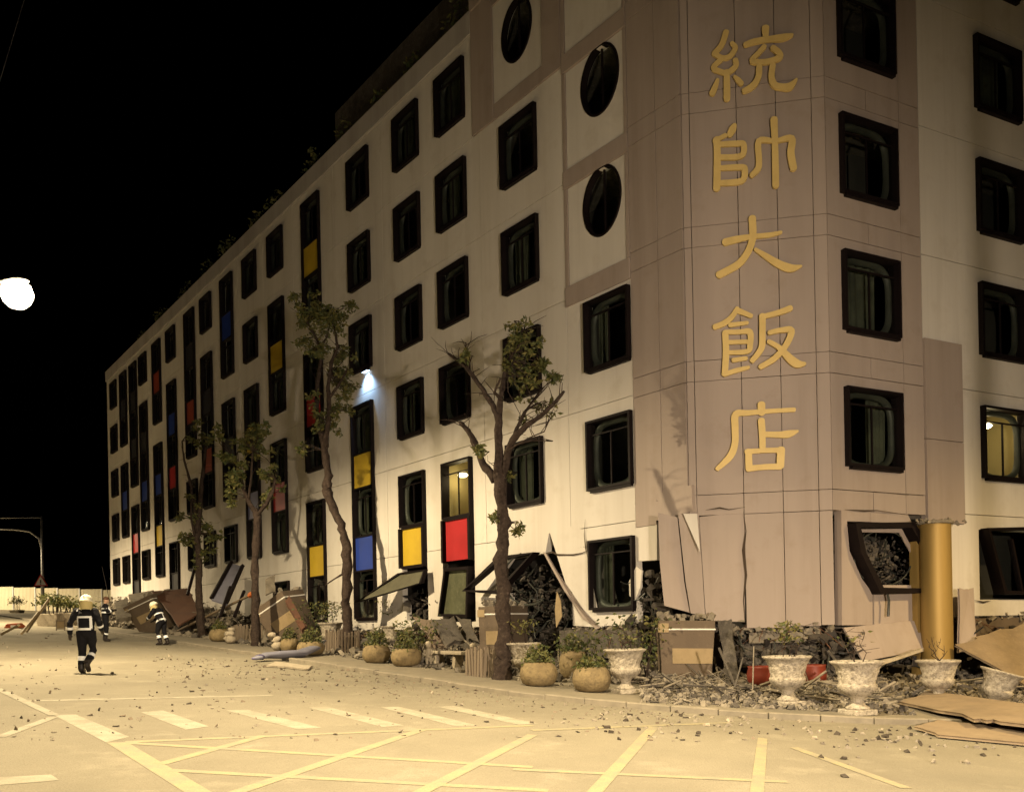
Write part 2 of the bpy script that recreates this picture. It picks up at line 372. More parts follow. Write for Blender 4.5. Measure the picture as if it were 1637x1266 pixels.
# white panels: joints at floor lines and every couple of bays
SJ = [1.66, 4.0, 7.72, 13.5, 17.2, 20.9, 24.1, 27.1, 30.1, 32.75, 35.8, 38.9, 41.7, 44.1, 46.5, 49.0, 52.2]
ZJ = [1.68, 4.2, 7.2, 10.2, 13.2, 16.25, 19.3]
for i in range(len(SJ) - 1):
    for j in range(len(ZJ) - 1):
        s0, s1, z0, z1 = SJ[i], SJ[i + 1], ZJ[j], ZJ[j + 1]
        if i == 0 and z0 > 9.5: continue
        if i == 1 and z0 > 16: continue
        if i == 1 and j == 0: continue
        if i == 0 and j == 2: z1 = 9.98 + .02
        if i == 0 and j == 3: continue
        hs = [h for h in holes if h[1] > s0 and h[0] < s1 and h[3] > z0 and h[2] < z1]
        if j == 0:
            s = s0
            while s < s1 - .1:
                wd = random.uniform(.12, .5); hs.append((s, min(s + wd, s1), z0 - .1, z0 + abs(random.gauss(0, .09)))); s += wd
        panel(FL, 'wall_panel', s0, s1, z0, z1, hs, m_wall, o=random.uniform(-.004, .004))
# over the ruined bay: what is left of its lowest panels
P_ = lambda lst: [FL.px(u, v) for u, v in lst]
poly_panel(FL, 'wall_panel', P_([(878, 848), (927, 838), (921, 1000), (962, 1003), (905, 935)]), m_wall)
poly_panel(FL, 'wall_panel', P_([(762, 872), (878, 849), (872, 884), (815, 893), (800, 915), (790, 942), (770, 946)]), m_wall)
poly_panel(FL, 'wall_panel', P_([(768, 950), (815, 948), (812, 1010), (772, 1012), (766, 985)]), m_wall)
# taupe stone bands and white squares round the oval windows
ovs = []
def oval(cs, cz): ovs.append((cs, cz))
for k in (4, 5, 6):
    z0 = 10.5 + 3 * (k - 4)
    ell_panel(FL, 'wall_panel', 1.78, 3.86, z0, z0 + 2.53, 2.6, z0 + 1.72 - (k - 4) * .0, .68, .86, m_wall, o=.0); oval(2.6, z0 + 1.72)
    panel(FL, 'stone_band', 1.66, 4.0, z0 + 2.53, z0 + 3.0, [], m_taupe, o=.05, th=.25)
    panel(FL, 'stone_band', 3.86, 4.0, z0, z0 + 2.53, [], m_taupe, o=.03); panel(FL, 'stone_band', 1.66, 1.78, z0, z0 + 2.53, [], m_taupe, o=.03)
panel(FL, 'stone_band', 1.66, 4.0, 9.98, 10.5, [], m_taupe, o=.05, th=.25)
ell_panel(FL, 'wall_panel', 4.75, 6.95, 16.7, 19.5, 5.85, 18.25, .68, .86, m_wall); oval(5.85, 18.25)
panel(FL, 'stone_band', 4.0, 4.75, 16.25, 19.9, [], m_taupe, o=.05); panel(FL, 'stone_band', 6.95, 8.0, 16.25, 19.9, [], m_taupe, o=.05)
panel(FL, 'stone_band', 4.75, 6.95, 16.25, 16.7, [], m_taupe, o=.03); panel(FL, 'stone_band', 4.75, 6.95, 19.5, 19.9, [], m_taupe, o=.03)
# roof fascia, coping and the set-back roof storey
panel(FL, 'roof_fascia', 8.0, 30.1, 19.3, 20.0, [], m_fascia, o=.06, th=.3); panel(FL, 'roof_fascia', 30.1, 52.3, 19.3, 20.0, [], m_fascia, o=.06, th=.3)
panel(FL, 'roof_fascia', -1, 8.0, 19.92, 20.6, [], m_taupe, o=.08, th=.3)
b = MB(); b.fbox(FL, 0, 52.3, -14, -.2, 19.5, 19.75); hb(b, 'roof_slab', m_fascia)
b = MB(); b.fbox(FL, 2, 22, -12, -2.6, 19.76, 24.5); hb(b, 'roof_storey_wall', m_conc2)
b = MB(); b.fbox(FL, 52.0, 52.2, -14, -.25, 1, 19.45); hb(b, 'end_wall', m_wall)
# taupe cladding of the corner
bandz = [4.12, 4.58, 7.12, 7.58, 10.12, 10.58, 13.12, 13.58, 16.12, 16.58, 19.12, 19.6, 21.5]
for j in range(len(bandz) - 1):
    z0, z1 = bandz[j], bandz[j + 1]
    for a, c in ((.02, .78), (.78, 1.66)):
        panel(FL, 'cladding_panel', a, c, z0, z1, [], m_taupe, o=.02 + random.uniform(-.006, .006))
    ss = [.0, .17, 1.19, 2.03, 2.78, 3.063]
    for a, c in zip(ss, ss[1:]):
        panel(FS, 'cladding_panel', a, c, z0, z1, [], m_taupe, o=random.uniform(-.006, .006), gap=.007)
    k = (j + 1) // 2 + 1
    if j % 2:
        rh = (.40, 2.12, zrow(k) + .02, zrow(k) + WH - .02)
        panel(FR, 'cladding_panel', .0, 2.3, z0, z1, [rh], m_taupe, o=random.uniform(-.005, .005)); panel(FR, 'cladding_panel', 2.3, 2.96, z0, z1, [], m_taupe)
    else:
        for a, c in ((.0, 1.25), (1.25, 2.3), (2.3, 2.96)): panel(FR, 'cladding_panel', a, c, z0, z1, [], m_taupe, o=random.uniform(-.005, .005))
# lowest cladding: cracked, shifted, with ragged foot
panel(FS, 'cladding_panel', 2.78, 3.063, 1.62, 4.12, [], m_taupe, gap=.007)
panel(FS, 'cladding_panel', 2.03, 2.78, 1.60, 4.12, [], m_taupe, gap=.009)
panel(FS, 'cladding_panel', 1.19, 2.03, 1.58, 4.12, [], m_taupe, gap=.009, o=.03)
S_ = lambda lst: [FS.px(u, v) for u, v in lst]
poly_panel(FS, 'cladding_panel', S_([(1118, 826), (1190, 818), (1191, 994), (1143, 992), (1128, 985)]), m_taupe, o=-.02, pw=[0, 0, .02, .10, .12], th=.06)
poly_panel(FS, 'cladding_panel', S_([(1084, 822), (1117, 820), (1127, 985), (1104, 980), (1096, 930)]), m_taupe, o=.0, pw=[.0, .0, .12, .05, .03], th=.05)
poly_panel(FS, 'cladding_panel', S_([(1052, 820), (1083, 826), (1094, 930), (1103, 979), (1062, 968), (1055, 900)]), m_taupe, o=-.1, pw=[.14, .02, .02, .06, .24, .2], th=.05)
poly_panel(FS, 'torn_panel_corner', S_([(1092, 822), (1114, 822), (1119, 884)]), m_wall, o=.12, th=.02, pw=[0, 0, .1])
poly_panel(FL, 'cladding_panel', [FL.px(u, v) for u, v in [(1018, 800), (1050, 790), (1050, 838), (1018, 843)]], m_taupe, o=.02)
poly_panel(FL, 'cladding_panel', [FL.px(u, v) for u, v in [(1052, 790), (1106, 775), (1108, 818), (1052, 822)]], m_taupe, o=.02)
poly_panel(FL, 'wall_panel', [FL.px(u, v) for u, v in [(1012, 845), (1050, 838), (1050, 895), (1020, 897), (1016, 880)]], m_wall, o=.0)
poly_panel(FL, 'broken_wall_flake', [FL.px(u, v) for u, v in [(1020, 905), (1029, 912), (1026, 940), (1018, 960), (1009, 952), (1008, 930)]], m_wall, o=.06, th=.05)
Rp = lambda lst, o=0: [FR.px(u, v, o) for u, v in lst]
# right facade foot round the smashed window
poly_panel(FR, 'cladding_panel', Rp([(1345, 812), (1392, 818), (1392, 834), (1354, 833), (1358, 880), (1378, 925), (1395, 948), (1395, 999), (1346, 999)]), m_taupe)
poly_panel(FR, 'cladding_panel', Rp([(1394, 817), (1452, 820), (1462, 840), (1478, 842), (1478, 890), (1448, 836), (1394, 834)]), m_taupe, o=-.03)
poly_panel(FR, 'cladding_panel', Rp([(1397, 950), (1480, 946), (1480, 1000), (1397, 999)]), m_taupe, o=.01)
panel(FR, 'cladding_panel', 2.96, 4.27, 3.95, 5.9, [], m_taupe, o=.05); panel(FR, 'cladding_panel', 2.96, 4.27, 5.9, 8.25, [], m_taupe, o=.05)
rwin = []
rsj = [2.96, 7.4, 12.0, 16.6, 21.2]
for i in range(4):
    for j in range(len(ZJ) - 1):
        s0, s1, z0, z1 = rsj[i], rsj[i + 1], ZJ[j], ZJ[j + 1]
        if j == 0: z0 = 1.75
        c = 4.93 + 4.6 * i
        h = (c + .02, c + 1.70, zrow(j + 1) + .02, zrow(j + 1) + WH - .02)
        if not (i == 0 and j == 0): rwin.append((c, j + 1))
        hs = [h]
        if i == 0 and j == 0: hs = [(4.8, 6.9, 2.15, 3.85)]
        if i == 0 and j <= 2: hs.append((2.9, 4.27, 3.95, 8.25))
        panel(FR, 'wall_panel', s0, s1, z0, z1, hs, m_wall)
panel(FR, 'roof_fascia', 0, 22, 19.6, 20.6, [], m_fascia, o=.06)
b = MB(); b.fbox(FR, 0, 22, -14, -.2, 19.5, 19.75); hb(b, 'roof_slab', m_fascia)
# dark rooms behind the openings, floors
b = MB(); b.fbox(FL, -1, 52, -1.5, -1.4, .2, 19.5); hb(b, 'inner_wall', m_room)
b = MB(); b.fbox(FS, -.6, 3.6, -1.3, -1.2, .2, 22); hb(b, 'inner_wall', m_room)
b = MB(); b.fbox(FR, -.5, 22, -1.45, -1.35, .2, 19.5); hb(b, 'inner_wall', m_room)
for k in range(1, 7):
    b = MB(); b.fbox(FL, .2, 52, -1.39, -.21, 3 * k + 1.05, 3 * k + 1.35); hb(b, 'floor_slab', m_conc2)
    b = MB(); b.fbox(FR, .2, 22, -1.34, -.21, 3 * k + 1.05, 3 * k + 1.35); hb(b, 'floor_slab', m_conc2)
# crushed ground floor behind the rubble
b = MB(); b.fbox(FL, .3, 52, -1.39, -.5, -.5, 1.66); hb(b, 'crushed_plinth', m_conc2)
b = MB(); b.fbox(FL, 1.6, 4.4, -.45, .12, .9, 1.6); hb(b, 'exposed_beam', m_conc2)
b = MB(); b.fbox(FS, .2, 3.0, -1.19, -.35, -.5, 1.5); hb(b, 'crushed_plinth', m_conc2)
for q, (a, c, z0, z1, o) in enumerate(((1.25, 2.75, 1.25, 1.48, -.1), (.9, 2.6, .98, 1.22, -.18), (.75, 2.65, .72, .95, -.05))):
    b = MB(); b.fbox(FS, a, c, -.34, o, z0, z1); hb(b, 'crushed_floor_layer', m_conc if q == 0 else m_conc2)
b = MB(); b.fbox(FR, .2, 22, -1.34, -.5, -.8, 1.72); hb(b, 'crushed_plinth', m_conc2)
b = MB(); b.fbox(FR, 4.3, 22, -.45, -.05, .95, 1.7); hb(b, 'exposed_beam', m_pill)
poly_panel(FR, 'hanging_panel', Rp([(1346, 1003), (1478, 990), (1478, 1035), (1360, 1056)]), m_taupe, o=.15, th=.05, pw=[-.1, -.1, .15, .2])

# ---- windows: a frame that stands proud of the wall, panes, bars, lining ring, curtains
def ring_mesh(b, w_, h, t, y0, y1, tb=None, shear=None):
    tb = tb or t; sh = shear or (lambda x, y, z: (x, y, z))
    o = [(-w_ / 2, 0), (w_ / 2, 0), (w_ / 2, h), (-w_ / 2, h)]; i_ = [(-w_ / 2 + t, tb), (w_ / 2 - t, tb), (w_ / 2 - t, h - t), (-w_ / 2 + t, h - t)]
    vs = [sh(x, y, z) for L in (o, i_) for y in (y0, y1) for x, z in L]
    fs = []
    for k in range(4):
        l = (k + 1) % 4; fs += [(k, l, 8 + l, 8 + k), (4 + k, 12 + k, 12 + l, 4 + l), (k, 4 + k, 4 + l, l), (8 + k, 8 + l, 12 + l, 12 + k)]
    b.add(vs, fs)
def mesh_of(mb, name, mm, smooth=False):
    o = mb.build(name, mm, None, smooth); me = o.data; bpy.data.objects.remove(o); return me
CACHE = {}
def cached(key, fn):
    if key not in CACHE: CACHE[key] = fn()
    return CACHE[key]
def frame_me(n, w_):
    def f():
        b = MB(); ring_mesh(b, w_, (n - 1) * 3 + WH, .06, -.13, .16, .06); return mesh_of(b, 'window', m_brown)
    return cached(('fr', n, w_), f)
def box_me(key, a, c, mm):
    def f():
        b = MB(); b.box(a, c); return mesh_of(b, key[0], mm)
    return cached(key, f)
def quad_me(key, x0, x1, z0, z1, y, mm):
    def f():
        b = MB(); b.add([(x0, y, z0), (x1, y, z0), (x1, y, z1), (x0, y, z1)], [(0, 1, 2, 3)]); return mesh_of(b, key[0], mm)
    return cached(key, f)
def liner_me(w_, h):
    def f():
        b = MB(); n = 40; rings = []
        for (rx, rz, y) in ((w_ / 2 - .05, h / 2 - .05, .1), (w_ / 2 - .13, h / 2 - .13, .1), (w_ / 2 - .15, h / 2 - .15, .2)):
            L = []
            for k in range(n):
                a = 2 * pi * k / n; c, s_ = cos(a), sin(a); e = .52
                L.append((math.copysign(abs(c) ** e, c) * rx, y, h / 2 + math.copysign(abs(s_) ** e, s_) * rz))
            rings.append(L)
        fs = [(j * n + k, j * n + (k + 1) % n, (j + 1) * n + (k + 1) % n, (j + 1) * n + k) for j in range(2) for k in range(n)]
        b.add([p for L in rings for p in L], fs); return mesh_of(b, 'lining_ring', m_ring, True)
    return cached(('li', w_, h), f)
def curtain_me(wd, h, mm, key):
    def f():
        b = MB(); n = 28
        for k in range(n + 1):
            x = wd * k / n; y = .03 * sin(k * 1.25) + .012 * sin(k * .5)
            b.v += [(x, y, 0), (x + .03 * sin(k * .3), y * .7, h)]
        b.f = [(2 * k, 2 * k + 2, 2 * k + 3, 2 * k + 1) for k in range(n)]; b.m = [0] * n
        return mesh_of(b, 'curtain', mm, True)
    return cached(('cu', key), f)
def window(fr, s_mid, k, n, cols, w_=WW, det=2, lit=None):
    rz = math.atan2(fr.d.y, fr.d.x) + (pi if fr is FL else 0)
    o = link('window', frame_me(n, w_), hotel); o.location = fr.p(s_mid, 0, zrow(k)) - BASE; o.rotation_euler = (0, 0, rz)
    H_ = (n - 1) * 3 + WH
    for r in range(n):
        z = 3 * r; lo = z + (.06 if r == 0 else 0); hi = z + (WH - .06 if r == n - 1 else WH)
        p = link('pane', quad_me(('pane', w_, r == 0, r == n - 1), -w_ / 2 + .06, w_ / 2 - .06, lo - z, hi - z, .025, m_glass), o); p.location.z = z
        t = link('transom', box_me(('transom', w_), (-w_ / 2 + .06, 0, 0), (w_ / 2 - .06, .05, .032), m_brown), o); t.location.z = z + WH * .79
        if det > 0: mu = link('mullion', box_me(('mullion', 0), (-.013, 0, 0), (.013, .045, WH * .79 - .1), m_brown), o); mu.location.z = z + .1
        if det > 1:
            l = link('lining_ring', liner_me(w_, WH), o); l.location.z = z
        if det > 0 and random.random() < .8 and lit is None:
            ck = random.choice('abc'); full = random.random() < .3
            wd = w_ - .3 if full else random.uniform(.3, .6)
            c = link('curtain', curtain_me({'a': .35, 'b': .6, 'c': 1.2}[ck], WH - .2, m_curtain, ck), o)
            c.location = (-w_ / 2 + .14 if random.random() < .6 or ck == 'c' else w_ / 2 - .14 - {'a': .35, 'b': .6}[ck], .3, z + .08)
        if r < n - 1:
            z0 = z + WH
            pn = link('coloured_panel', box_me(('coloured_panel', w_, cols[r]), (-w_ / 2 + .06, -.03, .02), (w_ / 2 - .06, .03, 1.23), m_pan[cols[r]]), o); pn.location.z = z0
            for zz in (z0 - .03, z0 + 1.22): q = link('cross_bar', box_me(('cross_bar', w_), (-w_ / 2 + .06, -.07, 0), (w_ / 2 - .06, .06, .06), m_brown), o); q.location.z = zz
    s_ = link('sill', box_me(('sill', w_), (-w_ / 2 + .12, -.11, -.06), (w_ / 2 - .02, .1, -.001), m_brown), o)
    return o
for c, a, b_, cols in wins:
    if c == 14 and a == 1: continue
    if c == 15 and a == 1: continue
    window(FL, colS[c] + WW / 2, a, b_ - a + 1, cols, det=2 if c >= 10 else 1)
for k in (2, 3, 4, 5, 6): window(FR, 1.26, k, 1, '', 1.74)
for c, k in rwin: window(FR, c + .86, k, 1, '', 1.70, lit=1 if (c < 5 and k == 2) else None)
for cs, cz in ovs:
    rm = Matrix.Identity(3)
    b = MB(); n = 44; vs = []
    for rr, o in ((0.0, .0), (.012, .03), (.06, .03), (.06, -.16)):
        vs += [FL.p(cs + (.69 - rr) * cos(2 * pi * k / n), o, cz + (.87 - rr) * sin(2 * pi * k / n)) for k in range(n)]
    b.add(vs, [(j * n + k, j * n + (k + 1) % n, (j + 1) * n + (k + 1) % n, (j + 1) * n + k) for j in range(3) for k in range(n)])
    f_ = hb(b, 'oval_window', m_brown)
    b = MB(); b.add([FL.p(cs + .66 * cos(2 * pi * k / n), -.12, cz + .84 * sin(2 * pi * k / n)) for k in range(n)], [tuple(range(n))]); hb(b, 'pane', m_glass, f_)
    b = MB(); b.fbox(FL, cs - .02, cs + .02, -.13, -.08, cz - .82, cz + .82); hb(b, 'mullion', m_brown, f_)

# ---- wrecked windows of the lowest row: racked frames
def racked(fr, pts, o=0., bar=.1, dep=.3, name='racked_window', fill=None, pane=True, oo=None, ring=False):
    n = len(pts); oo = oo or [0] * n; b = MB()
    cx = sum(p[0] for p in pts) / n; cz = sum(p[1] for p in pts) / n
    inn = []
    for s, z in pts:
        d = math.hypot(s - cx, z - cz); k = max(0, 1 - bar * 1.3 / d); inn.append((cx + (s - cx) * k, cz + (z - cz) * k))
    vs = [fr.p(s, o + q + e, z) for L in (pts, inn) for e in (dep / 2, -dep / 2) for (s, z), q in zip(L, oo)]
    fs = []
    for k in range(n):
        l = (k + 1) % n; fs += [(k, l, 2 * n + l, 2 * n + k), (n + k, 3 * n + k, 3 * n + l, n + l), (k, n + k, n + l, l), (2 * n + k, 2 * n + l, 3 * n + l, 3 * n + k)]
    b.add(vs, fs); f_ = hb(b, name, m_brown, weld=True)
    if pane:
        b = MB(); b.add([fr.p(s, o + q, z) for (s, z), q in zip(inn, oo)], [tuple(range(n))]); hb(b, 'pane', fill or m_glass, f_)
    return f_
# upper half of the yellow column above its kicked-out lower light
o = window(FL, colS[14] + WW / 2, 2, 1, '')
for a_, c_, z0_, z1_ in ((11.0, 11.1, 3.75, 5.07), (12.46, 12.56, 3.75, 5.07), (11.1, 12.46, 3.72, 3.82)): b = MB(); b.fbox(FL, a_, c_, -.1, .17 if z1_ > 4 else .12, z0_, z1_); hb(b, 'window_side_frame', m_brown)
b = MB(); b.fbox(FL, 11.1, 12.46, -.04, .04, 3.83, 5.07); tag(hb(b, 'coloured_panel', m_pan['y']))
racked(FL, [FL.px(645, 916, .1), FL.px(688, 910, .1), FL.px(690, 932, .1), FL.px(612, 964, .1)], o=.25, bar=.07, dep=.14, oo=[0, 0, .2, .9], name='kicked_out_window', fill=mat('painted_glass_reflection', (.11, .105, .07), .5, (.06, .055, .04), 3))  # opaque greenish grey paints in the light reflected by the pane
poly_panel(FL, 'wall_panel', P_([(614, 975), (650, 962), (652, 1005), (615, 1008)]), m_wall, o=.02)
o = window(FL, colS[15] + WW / 2, 2, 1, '', det=1, lit=1)
for a_ in (8.38, 9.84): b = MB(); b.fbox(FL, a_, a_ + .1, -.1, .17, 3.75, 5.07); hb(b, 'window_side_frame', m_brown)
b = MB(); b.fbox(FL, 8.48, 9.84, -.04, .04, 3.8, 5.07); hb(b, 'coloured_panel', m_pan['r'])
m_dgl = mat('dusty_green_glass', (.10, .105, .065), .25, (.05, .055, .035), 2.5, (.16, .16, .11), 8)
f_ = racked(FL, [FL.px(757, 905), FL.px(718, 908), FL.px(708, 985), FL.px(755, 987)], o=.05, bar=.1, dep=.3, fill=m_dgl)
# ruined window beside the tree: a racked box frame and a torn hoop
racked(FL, [FL.px(870, 883), FL.px(812, 890), FL.px(766, 945), FL.px(822, 950)], o=.25, bar=.09, dep=.25, pane=False, oo=[0, 0, .25, .25])
b = MB(); b.tube([FL.p(*((lambda q: (q[0], .3, q[1]))(FL.px(845 + 40 * cos(a), 925 + 42 * sin(a), .3)))) for a in [i * 2 * pi / 20 for i in range(3, 15)]], .03, 6); hb(b, 'torn_window_hoop', m_ring)
b = MB(); b.tube([FL.p(*((lambda q: (q[0], .5, q[1]))(FL.px(u, v, .5)))) for u, v in ((846, 932), (858, 945), (862, 975), (850, 990), (856, 1020))], .018, 6); hb(b, 'hanging_cable', m_ring)
poly_panel(FL, 'torn_wall_edge', P_([(870, 882), (875, 884), (935, 990), (962, 1003), (955, 1006), (905, 945)]), m_taupe, o=.06, th=.05)
poly_panel(FL, 'hanging_cloth', [FL.px(u, v, .3) for u, v in [(890, 945), (896, 960), (898, 985), (889, 1003), (887, 975)]], m_band, o=.3, th=.02)
# smashed window of the corner, right facade
hexo = [FR.px(u, v) for u, v in [(1354, 838), (1448, 836), (1476, 886), (1474, 948), (1394, 950), (1362, 884)]]
racked(FR, hexo, o=.08, bar=.13, dep=.34, pane=False)
racked(FR, [FR.px(u, v) for u, v in [(1363, 846), (1442, 845), (1466, 890), (1462, 940), (1398, 942), (1370, 886)]], o=-.02, bar=.09, dep=.03, pane=False, name='bent_lining_sheet').data.materials[0] = m_taupe
b = MB(); b.tube([FR.p(*((lambda q: (q[0], -.02, q[1]))(FR.px(1413 + 46 * cos(a), 892 + 44 * sin(a))))) for a in [i * 2 * pi / 28 for i in range(29)]], .015, 6); hb(b, 'bent_window_hoop', m_ring)
b = MB()
for i in range(220):
    q = FR.px(1408 + random.gauss(0, 22), 900 + random.gauss(0, 20)); c = FR.p(q[0], -.35 - random.random() * .3, q[1]); b.chunk(c, random.uniform(.02, .12), flat=.35)
tag(hb(b, 'crumpled_glass_and_plaster', m_conc2), kind='stuff')
b = MB(); b.tube([FR.p(*((lambda q: (q[0], .2, q[1]))(FR.px(u, v, .2)))) for u, v in ((1418, 945), (1421, 960), (1420, 985))], .03, 6); hb(b, 'hanging_strip', m_ring)
f_ = racked(FR, [FR.px(1567, 845), FR.px(1655, 843), FR.px(1672, 951), FR.px(1594, 950)], o=.06, bar=.09, dep=.3)
b = MB(); q0, q1 = FR.px(1611, 862), FR.px(1628, 946); b.hexa([FR.p(q0[0] + d_, o_, q0[1]) if t_ else FR.p(q1[0] + d_, o_, q1[1]) for t_ in (0, 1) for d_, o_ in ((0, .1), (.07, .1), (.07, -.02), (0, -.02))]); hb(b, 'mullion', m_brown, f_)
# torn edge along the wall foot: lumps of concrete core, bent reinforcing bars
random.seed(61)
def torn_edge(fr, s0, s1, z, n):
    b = MB(); r_ = MB()
    for _ in range(n):
        s = random.uniform(s0, s1); b.chunk(fr.p(s, random.uniform(-.22, .02), z + random.gauss(-.03, .07)), random.uniform(.03, .11), flat=.8)
    for _ in range(n // 8):
        s = random.uniform(s0, s1); p = fr.p(s, random.uniform(-.2, 0), z); P = [p]
        d = Vector((0, 0, -1)) + fr.n * random.uniform(0, .8) + fr.d * random.gauss(0, .5)
        for k in range(5): d = d + Vector((random.gauss(0, .35), random.gauss(0, .35), random.gauss(0, .3))); P.append(P[-1] + d.normalized() * .13)
        r_.tube(P, .009, 5)
    tag(hb(b, 'torn_concrete_edge', m_conc), kind='stuff'); tag(hb(r_, 'bent_bars', m_rust), kind='stuff')
torn_edge(FL, 1.7, 4.0, 1.66, 70); torn_edge(FL, 7.8, 20, 1.68, 260); torn_edge(FL, 20, 40, 1.7, 260); torn_edge(FS, .6, 3.0, 1.56, 90); torn_edge(FR, 3, 9, 1.72, 140)
m_wreck = mat('dark_wreckage', (.05, .042, .036), .95, (.025, .021, .019), 3, (.11, .095, .075), 9, .6, 25, amt=.75)  # wreckage in a darker tone than the other rubble
def wreck(fr, u0, u1, v0, v1, o0, o1, n, rmax):             # crushed room contents in a torn-open bay
    b = MB(); r_ = MB()
    for _ in range(n):
        u = random.uniform(u0, u1); v = v0 + (v1 - v0) * random.random() ** .6; o = random.uniform(o0, o1); q = fr.px(u, v, o); b.chunk(fr.p(q[0], o, q[1]), .02 + rmax * random.random() ** 3, random.choice((0, 0, 0, 1)), flat=random.choice((.2, .5, 1)))
    for _ in range(n // 12):
        u = random.uniform(u0, u1); v = random.uniform(v0, v1); o = random.uniform(o0, o1); q = fr.px(u, v, o); p = fr.p(q[0], o, q[1]); d = Vector((random.gauss(0, 1), random.gauss(0, 1), random.gauss(0, .8))).normalized() * random.uniform(.2, .7)
        r_.tube([p, p + d * .5 + Vector((0, 0, -.06)), p + d], random.uniform(.008, .025), 5)
    tag(hb(b, 'wreckage', [m_wreck, m_conc2]), kind='stuff'); tag(hb(r_, 'twisted_strips', m_ring), kind='stuff')
wreck(FL, 800, 905, 905, 1045, -1.0, -.05, 1300, .09); wreck(FL, 1008, 1062, 905, 1040, -.6, .1, 260, .2); wreck(FL, 650, 700, 940, 1010, -.8, .1, 220, .2); wreck(FS, 1150, 1345, 1010, 1060, -.5, .2, 300, .14); wreck(FR, 1350, 1475, 1010, 1070, -.4, .2, 220, .15); wreck(FR, 1375, 1460, 855, 940, -.8, -.2, 420, .07); wreck(FR, 1540, 1640, 1000, 1070, -.5, .4, 260, .2)
# cracks
m_crack = mat('crack_shadow', (.05, .035, .025), .95)
for fr, pts in ((FL, [(872, 884), (885, 882), (893, 887), (905, 886), (918, 887), (932, 884), (944, 878)]), (FL, [(938, 830), (936, 855), (938, 875), (941, 890)]), (FL, [(925, 876), (934, 874), (940, 876)]),
                (FS, [(1128, 815), (1150, 812), (1165, 814), (1190, 811)]), (FS, [(1190, 818), (1192, 850), (1189, 880), (1191, 920), (1189, 960), (1191, 995)]), (FR, [(1348, 814), (1380, 817), (1400, 816), (1450, 823)]), (FR, [(1556, 960), (1570, 962), (1582, 960)]), (FR, [(1395, 786), (1450, 791)])):
    b = MB(); L = [fr.px(u, v) for u, v in pts]; n = len(L)
    t = [(random.uniform(.008, .03) if 0 < i < n - 1 else .003) for i in range(n)]
    L = [(s + random.gauss(0, .01), z + random.gauss(0, .01)) for s, z in L]
    vert = abs(pts[0][0] - pts[-1][0]) < 25
    vs = [fr.p(s + (t[i] if vert else 0), .034, z + (0 if vert else t[i])) for i, (s, z) in enumerate(L)] + [fr.p(s - (t[i] if vert else 0), .034, z - (0 if vert else t[i])) for i, (s, z) in enumerate(L)]
    b.add(vs, [(i, i + 1, n + i + 1, n + i) for i in range(n - 1)]); hb(b, 'crack', m_crack)
# lit rooms: one with a ceiling lamp on the right facade, one behind the red column
m_lampw = emit('warm_ceiling_lamp', (1, .80, .45), 14)
m_roomlit = mat('lit_room_wall', (.30, .25, .12), .9)
def lit_room(fr, s0, s1, z0, z1, d, lamp, pw):
    b = MB(); P = lambda s, o, z: fr.p(s, o, z)
    for q in ([(s0, -d), (s1, -d)],): pass
    b.fbox(fr, s0 - .05, s1 + .05, -d - .05, -d, z0, z1); b.fbox(fr, s0 - .05, s0, -d, -.25, z0, z1); b.fbox(fr, s1, s1 + .05, -d, -.25, z0, z1)
    b.fbox(fr, s0, s1, -d, -.25, z1, z1 + .04); b.fbox(fr, s0, s1, -d, -.25, z0 - .04, z0); r_ = hb(b, 'lit_room', m_roomlit)
    c = fr.p(*lamp); b = MB(); b.lathe([(.02, .06), (.12, .05), (.17, 0), (.12, -.05), (.02, -.06)], 16, c=c); hb(b, 'ceiling_lamp', m_lampw, r_, True)
    ld = bpy.data.lights.new('room_light', 'POINT'); ld.energy = pw; ld.color = (1, .75, .4); ld.shadow_soft_size = .1
    l = bpy.data.objects.new('room_light', ld); col.objects.link(l); l.parent = r_; l.location = c - BASE - Vector((0, 0, .15))
lit_room(FR, 4.7, 6.9, 5.0, 7.0, 1.25, (5.75, -.45, 6.52), 30)
lit_room(FL, 8.3, 10.0, 5.0, 7.0, 1.3, (9.55, -.45, 6.5), 20)

